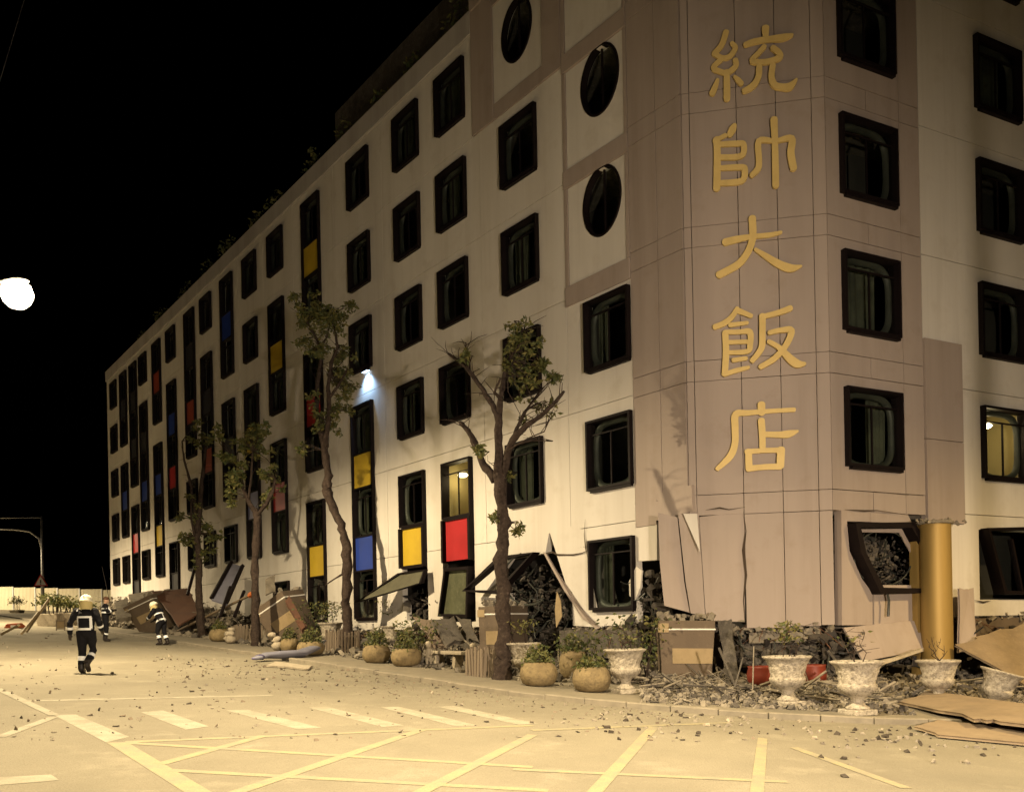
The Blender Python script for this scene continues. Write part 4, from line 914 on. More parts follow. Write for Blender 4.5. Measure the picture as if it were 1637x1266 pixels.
# ------------------------------------------------------------------ tapered entrance pillars
def pillar(label, loc, h, wb, wt, rot, extra=True):
    t = thing('tapered_pillar', label, 'pillar', loc, 0, 'fallen tapered pillars'); t.rotation_euler = rot
    b = MB(); n = 7
    def ringp(z, g=0): w_ = (wb + (wt - wb) * z / h) / 2 + g; return [(-w_, -w_, z), (w_, -w_, z), (w_, w_, z), (-w_, w_, z)]
    def slab(name, z0, z1, g, mm):
        q = MB(); q.hexa(ringp(z0, g) + ringp(z1, g)); return bevel(q.build(name, mm, t), .01, 1)
    slab('shaft', 0, h, 0, m_pill); slab('moulding', h * .86, h * .885, .018, m_white_c)
    q = MB(); z0, z1 = h * .38, h * .60; a0, a1 = [(wb + (wt - wb) * z / h) / 2 for z in (z0, z1)]
    q.hexa([(-a0 * .55, -a0 - .014, z0), (a0 * .98, -a0 - .014, z0), (a0 * .98, -a0 + .02, z0), (-a0 * .55, -a0 + .02, z0), (-a1 * .55, -a1 - .014, z1), (a1 * .98, -a1 - .014, z1), (a1 * .98, -a1 + .02, z1), (-a1 * .55, -a1 + .02, z1)]); q.build('beige_plaque', m_band, t)
    for zz in (0.02, h * .83):
        a0 = (wb + (wt - wb) * zz / h) / 2; q = MB(); q.box((-a0 - .022, -a0 - .022, zz), (-a0 + .2, -a0 + .12, zz + .2)); q.build('corner_block', m_band, t)
    random.seed(5); q = MB()
    for k in range(50): q.chunk((random.uniform(-wt, wt) / 2, random.uniform(-wt, wt) / 2, h + random.uniform(0, .12)), random.uniform(.04, .12))
    tag(q.build('crushed_top', m_conc, t), kind='stuff')
    return t
c = G(1099, 1104); pillar('crushed taupe pillar with beige plaque under the corner, standing upright', c + Vector((.05, .6, .02)), 1.52, 1.05, 1.22, (0, .02, -.10))
c = FL.p(6.0, .75, 0); pillar('brown pillar with beige band behind the thick bare trunk, below the ruined window', Vector((c.x, c.y, gz(c.x, c.y) + .1)), 1.65, .95, 1.0, (0, 0, -.5))
c = AT(452, 1006, 33.5); pillar('brown pillar with beige band toppled against the wall beside the y-forked tree', c + Vector((.6, .5, -.55)), 1.95, 1.1, 1.55, (.1, -.5, -.35))
c = AT(230, 1000, 42); pillar('brown pillar with beige band leaning in the mound behind the stooping firefighter', c + Vector((.4, 1.2, -.3)), 1.75, 1.3, 1.75, (.15, -.35, -.3))
# gold column under the right-hand block
c = G(1506, 1112); zt = 3.93 - c.z
gc = thing('gold_column', 'gleaming gold round column under the taupe block of the right facade', 'column', c + Vector((.1, .38, -.05)))
b = MB(); b.lathe([(.335, 0), (.335, zt * .5), (.335, zt)], 48, cap=False); b.build('shaft', m_goldcol, gc, True)
b = MB(); b.lathe([(.345, zt - .03), (.39, zt - .02), (.39, zt + .03), (.345, zt + .04)], 40); b.build('capital', m_conc, gc, True)
b = MB(); b.obox((-.30, .25, zt / 2), (.28, .2, zt), Matrix.Rotation(.45, 3, 'Z')); b.build('side_pilaster', m_goldcol, gc)
b = MB()
for k in range(26): b.chunk((random.gauss(0, .25), random.gauss(-.1, .15), zt + random.uniform(-.02, .06)), random.uniform(.03, .07))
tag(b.build('crushed_top', m_conc, gc), kind='stuff')

# ------------------------------------------------------------------ rubble
random.seed(21)
def pile(fr, s0, s1, hfun, n, name, label, mats, o0=-.4, o1=2.2, rmin=.05, rmax=.3):
    b = MB(); NS = max(8, int((s1 - s0) / .35)); NO = 10; base = len(b.v)
    for i in range(NS + 1):
        for j in range(NO + 1):
            s = s0 + (s1 - s0) * i / NS; f = j / NO; p = fr.p(s, o0 + (o1 - o0) * f, 0); e = min(1, i / 2, (NS - i) / 2)
            hh = hfun(s) * (1 - f) ** 1.3 * e * (.75 + .5 * noise.noise(p * 1.3)); b.v.append((p.x, p.y, gz(p.x, p.y) + H - .05 + hh + .05 * noise.noise(p * 4)))
    for i in range(NS):
        for j in range(NO): a = i * (NO + 1) + j; b.f.append((a, a + 1, a + NO + 2, a + NO + 1)); b.m.append(0)
    for _ in range(n):
        s = random.uniform(s0, s1); f = random.random() ** 1.5; p = fr.p(s, o0 + (o1 - o0) * f * 1.15, 0); hh = hfun(s) * max(0, 1 - f) ** 1.3
        r_ = rmin + (rmax - rmin) * random.random() ** 5; b.chunk((p.x, p.y, gz(p.x, p.y) + H + hh * random.uniform(.6, 1.1) + r_ * .2), r_, random.choices((0, 1), (3, 2))[0], flat=random.choice((.25, .6, 1)))
    for _ in range(n // 60):
        s = random.uniform(s0, s1); p = fr.p(s, random.uniform(o0, o1 * .8), 0); z_ = gz(p.x, p.y) + H + hfun(s) * random.uniform(.2, .9); d = Vector((random.gauss(0, 1), random.gauss(0, 1), random.uniform(-.1, .5))).normalized() * random.uniform(.25, .9)
        b.tube([Vector((p.x, p.y, z_)), Vector((p.x, p.y, z_)) + d], random.uniform(.008, .03), 4, random.choice((0, 1)))
    return tag(b.build(name, mats), label, 'rubble', None, 'stuff')
def hL(s):
    v = .35
    if s > 28: v += min(1.5, (s - 28) * .12)
    if 19 < s < 25: v += .45
    if 25 <= s <= 36: v += .9
    return v
pile(FL, .6, 52, hL, 8000, 'rubble_along_facade', 'grey broken masonry heaped along the foot of the long facade', [m_conc, m_conc2], o1=2.6, rmin=.02, rmax=.20)
pile(FS, -1.0, 3.6, lambda s: .26, 9000, 'rubble_under_corner', 'small broken masonry strewn below the sign corner', [m_conc, m_conc2], o0=-.2, o1=3.8, rmin=.010, rmax=.085)
pile(FR, -.3, 12, lambda s: .36, 11000, 'rubble_along_side_street', 'broken masonry heaped along the right facade round the gold column', [m_conc, m_conc2], o0=-.4, o1=3.6, rmin=.012, rmax=.10)
# single slabs, boards and sheets one could lift
def slab(label, pts, th, mm, name='concrete_slab', cat='slab', group=None, seed=0, rag=.035):
    """pts: outline as world points (top face), thickness th downwards along its normal"""
    random.seed(len(label) + seed); P = [Vector(p) for p in pts]; Q = []; L_ = sum((P[i] - P[i - 1]).length for i in range(len(P))) / len(P); cq = sum(P, Vector()) / len(P)
    for i in range(len(P)):
        for k in range(4): q = P[i].lerp(P[(i + 1) % len(P)], (k + random.uniform(-.25, .25)) / 4 if k else 0); Q.append(q + (cq - q).normalized() * (abs(random.gauss(0, rag)) * L_ if k else 0))
    P = Q; n = len(P); c = sum(P, Vector()) / n
    nm0 = (Vector(pts[1]) - Vector(pts[0])).cross(Vector(pts[2]) - Vector(pts[0])).normalized()
    nm = nm0
    if nm.z < 0: nm = -nm
    lo = min(p.z for p in P); t = thing(name, label, cat, Vector((c.x, c.y, lo)), 0, group)
    b = MB(); b.add(P + [p - nm * th for p in P], [tuple(range(n)), tuple(range(n, 2 * n))[::-1]] + [(k, (k + 1) % n, n + (k + 1) % n, n + k) for k in range(n)])
    o = b.build('slab_body', mm, t, off=t.location); bevel(o, min(.012, th * .3), 1)
    return t
def gp(u, v, h): p = G(u, v); return Vector((p.x, p.y, p.z + h))
t = slab('long tan cladding board lying across the kerb below the gold column', [gp(1436, 1134, .16), gp(1482, 1127, .30), gp(1760, 1176, .34), gp(1760, 1204, .26), gp(1600, 1176, .22), gp(1558, 1172, .22)], .05, m_board, 'fallen_board', 'board')
t = slab('broken tan board lying on the road under the long tan one', [gp(1462, 1168, .07), gp(1500, 1160, .10), gp(1760, 1182, .09), gp(1760, 1206, .06), gp(1500, 1180, .06)], .04, m_board, 'fallen_board', 'board')
for i, (lab, q, mm) in enumerate((('wide tan board leaning on the rubble right of the gold column', [(1528, 1030, 19.5), (1600, 1005, 20.2), (1700, 1070, 19.2), (1640, 1095, 18.6)], m_board), ('pale narrow plank leaning over the tipped stone urn', [(1560, 1018, 19.9), (1640, 995, 20.4), (1680, 1030, 19.8), (1625, 1060, 19.3)], m_board), ('grey plate edge propped behind the gold column', [(1534, 940, 20.4), (1556, 940, 20.7), (1562, 1040, 20.2), (1534, 1042, 20.0)], m_taupe))):
    slab(lab, [AT(*p) for p in q], .05, mm, 'leaning_board', 'board')
slab('black panel propped upright beside the tapered corner pillar', [AT(1148, 992, 19.3), AT(1168, 990, 19.1), AT(1180, 1090, 18.7), AT(1160, 1085, 18.9)], .04, m_conc2, 'propped_panel', 'panel')
slab('pale timber strip angled under the hanging taupe panel', [AT(1385, 1062, 18.6), AT(1470, 1036, 19.2), AT(1470, 1040, 19.2), AT(1388, 1068, 18.5)], .1, m_stone, 'timber_strip', 'timber')
slab('grey concrete slab tipped under the red window column', [AT(690, 990, 24.8), AT(725, 985, 25.2), AT(742, 1022, 24.2), AT(715, 1030, 23.8)], .12, m_conc2, rag=.08)
slab('dark concrete slab leaning below the kicked-out window', [AT(660, 985, 25.8), AT(690, 990, 25.2), AT(712, 1035, 24), AT(695, 1036, 24)], .1, m_pill, rag=.08)
slab('short grey slab beside the stone bench, leaning on the wall', [AT(730, 985, 24.9), AT(752, 990, 24.6), AT(765, 1025, 23.8), AT(748, 1022, 23.9)], .1, m_conc2, rag=.08)
slab('rust-brown roof sheet slumped across the far mound', [AT(243, 945, 43), AT(300, 940, 44), AT(322, 978, 40), AT(285, 1000, 38.5), AT(265, 972, 41)], .06, m_rust, 'roof_sheet', 'sheet')
slab('grey-brown slab on top of the far mound', [AT(205, 950, 46), AT(245, 943, 47), AT(262, 962, 44), AT(215, 975, 43)], .25, m_conc)
slab('tan slab at the foot of the far mound by the hedge planters', [AT(183, 962, 44), AT(204, 955, 45), AT(210, 985, 42), AT(186, 990, 41)], .2, m_conc)
slab('rust-brown beam fallen beside the toppled pillar', [AT(456, 960, 32.5), AT(462, 952, 32.8), AT(490, 1000, 31), AT(482, 1006, 30.8)], .15, m_rust, 'fallen_beam', 'beam')
slab('grey sheet bent against the wall above the toppled pillar', [AT(425, 925, 36), AT(440, 918, 36.5), AT(440, 945, 35.5), AT(425, 950, 35.2)], .06, m_conc)
# fallen window unit like a chute, dark frame with grey sheet
ch = [AT(370, 900, 38.6), AT(388, 906, 38.2), AT(362, 966, 35.4), AT(338, 958, 35.8)]
t = slab('fallen window unit propped like a chute against the wall behind the y-forked tree', ch, .06, m_grey, 'fallen_window_unit', 'window unit', rag=0); org = t.location.copy()
for a, c in ((0, 3), (1, 2)):
    b = MB(); b.tube([ch[a] + Vector((0, 0, .06)), ch[c] + Vector((0, 0, .06))], .09, 4); b.build('frame_bar', m_brown, t, off=org)
for i, (lab, a, c, Y) in enumerate((('black pole leaning on the wall by the twin-stem tree', (300, 950), (312, 905), 39), ('black pole leaning behind the grey chute-like unit', (352, 985), (368, 938), 35), ('short black pole leaning nearest the y-forked trunk', (375, 985), (390, 945), 35))):
    A0, A1 = AT(*a, Y - .8), AT(*c, Y + .6); t = thing('leaning_pole', lab, 'pole', A0); b = MB(); b.tube([Vector(), (A1 - A0) * .5, A1 - A0], .07, 6); b.build('pole_body', m_brown, t)
A0, A1 = G(272, 1014, .03), AT(545, 915, 34); A1 = AT(402, 950, 34.2)
t = thing('long_pole', 'long pale wooden pole sloping from the road up past the slender tree', 'pole', A0); b = MB(); b.tube([Vector(), (A1 - A0) * .5, A1 - A0], [.05, .055, .05], 8); b.build('pole_body', m_board, t)
b = MB(); b.tube([(A1 - A0) * .985, (A1 - A0) * 1.03], .11, 8); b.build('orange_tip', mat('orange_paint', (.6, .16, .04), .6), t)
# grey-violet fallen sign board with a white board under it
P_ = [gp(408, 1058, .10), gp(425, 1056, .16), gp(450, 1056, .18), (gp(480, 1055, .20)), gp(505, 1052, .34), gp(521, 1049, .52)]
t = thing('fallen_fairing', 'slim grey-violet curved fairing lying on the road beside the shrub pots', 'fairing', Vector((P_[2].x, P_[2].y, gz(P_[2].x, P_[2].y))))
b = MB(); b.tube([p - t.location for p in P_], [.10, .2, .26, .25, .18, .04], 12, ell=.45); b.build('fairing_body', m_grey, t, True)
b = MB(); b.tube([P_[0] - t.location + Vector((-.06, 0, 0)), P_[0].lerp(P_[1], .5) - t.location], [.06, .165], 12, ell=.5); b.build('violet_nose', mat('violet_plastic', (.13, .12, .24), .5), t, True)
slab('white flat board lying on the road under the grey-violet fairing', [gp(425, 1066, .05), gp(440, 1060, .06), gp(500, 1067, .06), gp(492, 1072, .05)], .03, m_stone, 'white_board', 'board')
# wild shrubs rooted in the wreckage
def wild(label, px, Y, rx, h, n, seed):
    random.seed(seed); c = AT(*px, Y); c.z = gz(c.x, c.y) + H; t = thing('wild_shrub', label, 'shrub', c, 0, 'battered shrubs in the wreckage'); b = MB(); lf = MB()
    for k in range(9):
        P = [Vector((random.gauss(0, rx * .3), random.gauss(0, .1), 0))]; d = Vector((random.gauss(0, .35), random.gauss(0, .2), 1))
        for q in range(4): P.append(P[-1] + d * h / 4 + Vector((random.gauss(0, .07), random.gauss(0, .07), 0)))
        b.tube(P, [.02, .016, .012, .008, .004], 5)
        for q in P[2:]:
            for _ in range(n // 27): lf.leaf(q + Vector((random.gauss(0, .13), random.gauss(0, .13), random.gauss(0, .12))), .12, random.choice((0, 0, 1, 2, 2)))
    b.build('stem', m_bark, t); lf.build('foliage', m_leaf, t)
wild('tangled dusty shrub in the torn gap beside the crushed corner pillar', (1022, 1065), 19.4, .5, 1.35, 330, 1)
wild('dark low shrub behind the tall dusty ochre pot', (925, 1080), 20.6, .5, .9, 300, 2)
wild('thin shrub against the wall below the yellow-panelled window column', (515, 1030), 31.0, .5, 1.5, 330, 3)
wild('scrubby bush in the rubble below the kicked-out window', (665, 1045), 24.3, .5, 1.1, 260, 4)
# loose litter on the road
random.seed(33); b = MB()
for _ in range(2100):
    v = 1005 + 180 * random.random() ** 1.6; u = random.uniform(-20, 1640)
    if random.random() < .45: u = random.uniform(250, 1100); v = 1045 + 70 * (u - 250) / 850 + abs(random.gauss(0, 22))
    p = G(u, v); r_ = random.choice((.012, .015, .02, .025, .03, .05)) * (p.y / 22) ** .4
    if p.y > 90 or (p - Vector((0, 0, 0))).length < 5: continue
    b.chunk((p.x, p.y, gz(p.x, p.y) + r_ * .2), r_, random.choices((0, 1, 2, 3), (45, 15, 32, 3))[0], flat=.5)
for _ in range(260):
    u = random.uniform(950, 1640); v = 1135 + 30 * (u > 1300) + abs(random.gauss(0, 22)); p = G(u, v); r_ = random.uniform(.015, .05); b.chunk((p.x, p.y, gz(p.x, p.y) + r_ * .2), r_, random.choices((0, 1, 3), (8, 6, 1))[0])
tag(b.build('road_litter', [m_conc, m_soil, m_wood, m_stone]), 'scattered leaves, grit and plaster crumbs on the road', 'litter', None, 'stuff')

# ------------------------------------------------------------------ far left: hoarding, signal pole, warning sign, planters
A0, A1 = AT(-120, 972, 100), AT(188, 974, 100); A0.z = gz(A0.x, A0.y) - .3; A1.z = gz(A1.x, A1.y) - .3
A1 = A1 + (A1 - A0) * .15
hd = thing('hoarding', 'cream ribbed metal hoarding across the end of the road', 'hoarding', A0, math.atan2((A1 - A0).y, (A1 - A0).x)); Lh = (A1 - A0).to_2d().length; n = 10
for k in range(n):
    w_ = Lh / n; b = MB(); NR = 16; dzl = (A1.z - A0.z) * k / n
    vs = []
    for q in range(NR * 4 + 1):
        x = w_ * q / (NR * 4); y = -.03 if (q % 4) in (1, 2) else 0; vs += [(x, y, 0), (x, y, 2.85)]
    b.add(vs, [(2 * i, 2 * i + 2, 2 * i + 3, 2 * i + 1) for i in range(NR * 4)]); o = b.build('hoarding_panel', m_hoard, hd); o.location = (k * w_, 0, dzl)
    b = MB(); b.box((-.06, -.1, -.5), (.06, .08, 2.95)); o = b.build('post', m_steel, hd); o.location = (k * w_, 0, dzl)
c = AT(69, 968, 88); c.z = gz(c.x, c.y)
sp_ = thing('signal_mast', 'tall galvanised signal mast with two long arms reaching over the road', 'mast', c)
zt = (AT(67, 825, 88) - c).z
b = MB(); b.tube([(0, 0, 0), (0, 0, zt * .5), (0, 0, zt)], [.16, .13, .10], 10); b.build('post', m_steel, sp_, True)
za = (AT(20, 846, 88) - c).z; b = MB(); b.tube([(.0, 0, za - 2.2), (-.25, 0, za - 1.0), (-1.2, 0, za - .25), (-3, 0, za), (-9, 0, za + .15)], [.11, .11, .10, .09, .07], 8); b.build('curved_arm', m_steel, sp_, True)
b = MB(); b.tube([(0, 0, zt - .15), (-4, 0, zt - .1), (-9, 0, zt - .1)], .05, 6); b.build('top_arm', m_steel, sp_, True)
c = AT(66, 968, 82); c.z = gz(c.x, c.y); ws = thing('warning_sign', 'white triangular warning sign with red border on a post before the hoarding', 'road sign', c); zc = (AT(66, 930, 82) - c).z
b = MB(); b.tube([(0, .05, 0), (0, .05, zc + .6)], .04, 8); b.build('post', m_steel, ws)
for nm, rr, y, mm in (('red_border', .78, 0, mat('sign_red', (.5, .04, .03), .5)), ('white_face', .58, -.03, mat('sign_white', (.8, .78, .74), .5))):
    b = MB(); P = [(rr * cos(a), rr * sin(a) * .98) for a in (pi / 2, pi / 2 + 2.094, pi / 2 + 4.188)]; b.add([(x, y, zc + z) for x, z in P] + [(x, y + .02, zc + z) for x, z in P], [(0, 1, 2), (5, 4, 3), (0, 1, 4, 3), (1, 2, 5, 4), (2, 0, 3, 5)]); b.build(nm, mm, ws)
b = MB(); b.box((-.05, -.045, zc - .12), (.05, -.035, zc + .2)); b.box((-.05, -.045, zc - .26), (.05, -.035, zc - .17)); b.build('black_mark', m_boot, ws)
def planter(label, px, Y, w_, h, fol, n, seed, name='hedge_planter'):
    random.seed(seed); c = AT(*px, Y); c.z = gz(c.x, c.y); t = thing(name, label, 'planter', c, random.uniform(-.3, .3), 'pale planters with clipped shrubs')
    b = MB(); b.hexa([(-w_ / 2, -.35, 0), (w_ / 2, -.35, 0), (w_ / 2, .35, 0), (-w_ / 2, .35, 0), (-w_ / 2 * 1.1, -.4, h), (w_ / 2 * 1.1, -.4, h), (w_ / 2 * 1.1, .4, h), (-w_ / 2 * 1.1, .4, h)]); bevel(b.build('trough', m_stone, t), .03)
    b = MB()
    for k in range(4): b.tube([(w_ * (k - 1.5) / 5, 0, h), (w_ * (k - 1.5) / 5 + random.gauss(0, .1), 0, h + fol[1] * .8)], [.04, .02], 6)
    b.build('stem', m_bark, t); b = MB()
    for k in range(4): bush(b, (w_ * (k - 1.5) / 4.5, 0, h + fol[1] * .45), fol[0], fol[1] * .6, n // 4, .2)
    b.build('foliage', m_leaf, t); return t
planter('pale planter with flat clipped shrub before the hoarding, near the warning sign', (82, 985), 50, 1.3, .7, (.6, 1.2), 420, 1)
planter('pale planter with rounded shrub next to the flat-clipped one', (101, 982), 52, 1.2, .75, (.6, 1.0), 420, 2)
planter('pale long planter with low hedge behind the white-helmeted walking firefighter', (122, 984), 50, 1.8, .8, (.7, .7), 420, 3)
planter('small dark clipped shrub in a trough against the hoarding', (27, 972), 84, 1.0, .3, (.7, 1.3), 260, 4)
# blown-over heap of pale timber and an orange-red barrier at the far left
for i, (lab, a, c_) in enumerate((('pale timber batten propped on the toppled sign frame', (42, 985, 40), (78, 958, 42)), ('short pale batten crossing the longer propped batten', (34, 993, 38), (62, 978, 41)), ('pale batten lying flat on the road by the orange-red barrier', (2, 996, 37), (30, 999, 36)))):
    P0, P1 = AT(*a), AT(*c_); P0.z = gz(P0.x, P0.y) + .06; t = thing('timber_batten', lab, 'batten', P0); b = MB(); b.tube([Vector(), P1 - P0], .07, 4); b.build('batten_body', m_band, t)
c = G(26, 1004); br = thing('fallen_barrier', 'orange-red plastic barrier knocked flat on the road', 'barrier', c, .2)
b = MB(); b.hexa([(-.55, -.2, 0), (.55, -.2, 0), (.5, .25, 0), (-.5, .25, 0), (-.45, -.1, .26), (.3, -.12, .3), (.3, .1, .22), (-.4, .12, .2)]); bevel(b.build('barrier_body', mat('orange_red_plastic', (.45, .10, .04), .5, (.35, .2, .1), 5), br), .04)
b = MB(); b.box((-.2, -.215, .05), (.1, -.203, .16)); b.build('white_stripe', m_white_c, br)
c = G(92, 1008); sf = thing('square_sign_frame', 'small square frame sign standing on the road before the planters', 'sign', c + Vector((0, .3, 0)), .1)
for a, d in (((-.2, 0, .1), (.2, 0, .1)), ((-.2, 0, .5), (.2, 0, .5)), ((-.2, 0, 0), (-.2, 0, .55)), ((.2, 0, 0), (.2, 0, .55))): b = MB(); b.tube([a, d], .025, 6); b.build('frame_bar', m_wood, sf)
b = MB(); b.box((-.17, -.006, .13), (.17, .006, .47)); b.build('board', m_band, sf)
# overhead cable across the top left corner
P0, P1 = AT(-90, 400, 26), AT(75, -120, 30)
cb = thing('overhead_cable', 'thin overhead cable against the night sky above the glaring lamp', 'cable', P0); b = MB(); b.tube([Vector(), (P1 - P0) * .5 - Vector((0, 0, .25)), P1 - P0], .012, 5); b.build('cable_body', m_steel, cb)
# roof shrubs
random.seed(44)
for i, s in enumerate((9.5, 12.2, 14.6, 17.5, 20.2, 23.5, 26, 29.5, 33, 36.5, 41, 45.5)):
    c = FL.p(s, -.75, 19.75); t = thing('roof_shrub', 'dim potted shrub in the row on the hotel roof edge', 'shrub', c, random.random() * 6, 'shrubs along the hotel roof edge')
    b = MB(); b.lathe([(.2, 0), (.28, .4), (.3, .42), (.25, .4)], 12); b.build('pot_body', m_pot, t)
    b = MB(); b.tube([(0, 0, .3), (.05, 0, .9)], [.03, .015], 6); b.build('stem', m_bark, t)
    b = MB(); bush(b, (0, 0, .6), random.uniform(.45, .8), random.uniform(.6, 1.3), 160, .2); b.build('foliage', m_leaf, t)

# ------------------------------------------------------------------ firefighters
def person(label, loc, rz, J, lean=0, helmet=True, tapes=(), cap=False):
    """J: joints in metres, x right, y the way the figure faces, z up"""
    t = thing('person', label, 'person', loc, rz)
    V = {k: Vector(v) for k, v in J.items()}; b = MB()
    pel, chest, neck, head = V['pelvis'], V['chest'], V['neck'], V['head']
    def lerp(a, c, f): return a.lerp(c, f)
    def blob(p, rx, ry, rz_):
        n = 14; vs = []; fs = []; m_ = 8
        for i in range(m_ + 1):
            th = pi * i / m_
            for k in range(n): a = 2 * pi * k / n; vs.append(p + Vector((rx * sin(th) * cos(a) + 1e-4 * cos(a), ry * sin(th) * sin(a) + 1e-4 * sin(a), rz_ * cos(th))))
        for i in range(m_):
            for k in range(n): fs.append((i * n + k, (i + 1) * n + k, (i + 1) * n + (k + 1) % n, i * n + (k + 1) % n))
        b.add(vs, fs)
    # trunk of stacked ellipsoids, limbs as tapering tubes
    for f, rx, ry in ((0, .185, .135), (.25, .185, .14), (.5, .19, .145), (.75, .205, .145), (1, .21, .135)): blob(lerp(pel, chest, f), rx, ry, .15)
    b.tube([chest + Vector((0, 0, .05)), lerp(chest, neck, .6), neck], [.15, .11, .065], 12); b.tube([neck, head], [.062, .06], 10)
    blob(head, .082, .10, .118); blob(head + Vector((0, .095, -.015)), .018, .022, .028); blob(head + Vector((0, .07, -.075)), .045, .04, .04)
    for s in 'lr':
        sh, el, wr = V[s + 'sh'], V[s + 'el'], V[s + 'wr']; hp, kn, an, toe = V[s + 'hp'], V[s + 'kn'], V[s + 'an'], V[s + 'toe']
        blob(sh, .085, .085, .085); b.tube([sh, lerp(sh, el, .5), el, lerp(el, wr, .5), wr], [.085, .08, .068, .066, .055], 10)
        d = (wr - el).normalized(); side = d.cross(Vector((0, 1, 0)));
        if side.length < .1: side = d.cross(Vector((1, 0, 0)))
        side.normalize(); pal = wr + d * .06; b.tube([wr, pal, wr + d * .1], [.04, .046, .04], 8, ell=.6)
        for q in range(4): a0 = wr + d * .09 + side * (.03 - .02 * q); b.tube([a0, a0 + d * (.04 + .006 * (q in (1, 2))), a0 + d * .065 + Vector((0, .02, -.005))], [.011, .0105, .009], 6)
        b.tube([wr + d * .03 + side * .04, wr + d * .075 + side * .062], [.013, .010], 6)
        b.tube([hp + Vector((0, 0, .06)), hp, lerp(hp, kn, .5), kn, lerp(kn, an, .45), an + Vector((0, 0, .05)), an], [.115, .118, .105, .085, .084, .075, .07], 12)
        b.tube([an + (an - toe) * .35, an + Vector((0, 0, -.02)), lerp(an, toe, .6), toe], [.05, .062, .055, .04], 10)
    o = b.build('body', [m_fire, m_skin, m_boot], t, True)
    r_ = o.modifiers.new('skin', 'REMESH'); r_.mode = 'VOXEL'; r_.voxel_size = .0135; r_.use_smooth_shade = True
    sm = o.modifiers.new('soft', 'SMOOTH'); sm.iterations = 2; sm.factor = .5
    dg = bpy.context.evaluated_depsgraph_get(); me = bpy.data.meshes.new_from_object(o.evaluated_get(dg)); o.modifiers.clear(); o.data = me
    me.materials.clear()
    for mm in (m_fire, m_skin, m_boot): me.materials.append(mm)
    for p in me.polygons:
        c = p.center; p.use_smooth = True; p.material_index = 0
        if (c - head).length < .16 and c.z > neck.z - .02: p.material_index = 1
        for s in 'lr':
            if (c - V[s + 'wr']).length < .16 and (c - V[s + 'wr']).dot(V[s + 'wr'] - V[s + 'el']) > .005: p.material_index = 2
            if (c - V[s + 'an']).length < .2 and c.z < V[s + 'an'].z + .12: p.material_index = 2
    bv = BVHTree.FromPolygons([v.co for v in me.vertices], [p.vertices for p in me.polygons])
    def strip(name, rows):                                  # rows of point pairs
        q = MB(); n = len(rows); vs = [a for a, c in rows] + [c for a, c in rows]; q.add(vs, [(i, i + 1, n + i + 1, n + i) for i in range(n - 1)]); return q.build(name, m_refl, o)
    def ring(center, axis, wd, R0=.4):
        axis = axis.normalized(); x = axis.orthogonal().normalized(); y = axis.cross(x); rows = []
        for k in range(25):
            a = 2 * pi * k / 24; d = x * cos(a) + y * sin(a); pr = []
            for e in (-wd / 2, wd / 2):
                c = center + axis * e; h = bv.ray_cast(c, d, R0)   # from inside outwards
                pr.append((h[0] if h[0] else c + d * .08) + d * .008)
            rows.append(pr)
        strip('reflective_band', rows)
    def proj(pts, dirn, wd, perp):
        rows = []
        for p in pts:
            pr = []
            for e in (-wd / 2, wd / 2):
                h = bv.ray_cast(p + perp * e - dirn * .6, dirn); pr.append((h[0] - dirn * .01) if h[0] else None)
            if pr[0] and pr[1]: rows.append(pr)
        if len(rows) > 1: strip('reflective_band', rows)
    for tp in tapes:
        if tp[0] == 'ring': _, a, c, f, wd = tp; ring(V[a].lerp(V[c], f), V[c] - V[a], wd)
        else:
            _, pts, dr, wd, perp = tp; L = [Vector(p) for p in pts]; dense_ = [L[i].lerp(L[i + 1], k / 8) for i in range(len(L) - 1) for k in range(8)] + [L[-1]]
            proj(dense_, Vector(dr).normalized(), wd, Vector(perp))
    fwd = Vector((0, 1, 0)); up = (head - neck).normalized()
    rotm = up.to_track_quat('Z', 'Y').to_matrix()
    if helmet:
        b = MB(); prof = [(.155, -.02), (.150, 0), (.138, .02), (.132, .06), (.115, .10), (.08, .13), (.03, .145), (.004, .147)]
        b.lathe(prof, 24, fn=lambda a, z, j: (1.12 if abs(sin(a)) > .75 and j < 2 else 1)); b.v = [tuple(head + rotm @ (Vector((x * .92, y * 1.08, z)) + Vector((0, 0, .02)))) for x, y, z in b.v]; hm = b.build('helmet', m_helm, o, True)
        b = MB(); b.tube([head + Vector((0, -.13 + .02 * k, .125 + .03 * sin(pi * k / 12))) for k in range(13)], .012, 6); b.build('helmet_crest', m_helm, hm, True)
        b = MB(); n = 16; vs = []
        for zz, rr in ((.02, .135), (-.08, .128), (-.17, .14)):
            for k in range(n + 1): a = pi + pi * (-.12 + 1.24 * k / n); vs.append(head + Vector((rr * cos(a), rr * sin(a) * 1.0, zz)))
        b.add(vs, [(j * (n + 1) + k, j * (n + 1) + k + 1, (j + 1) * (n + 1) + k + 1, (j + 1) * (n + 1) + k) for j in range(2) for k in range(n)]); b.build('neck_flap', m_flap, o, True)
    elif cap:
        b = MB(); b.lathe([(.10, -.0), (.105, .04), (.09, .09), (.04, .115), (.003, .12)], 20); b.v = [tuple(Vector(p) + head + Vector((0, 0, .03))) for p in b.v]; cp = b.build('cap', m_rust, o, True)
        b = MB(); b.box((-.07, .08, 0), (.07, .19, .012)); b.v = [tuple(Vector(p) + head + Vector((0, 0, .03))) for p in b.v]; b.build('cap_peak', m_rust, cp)
    return t
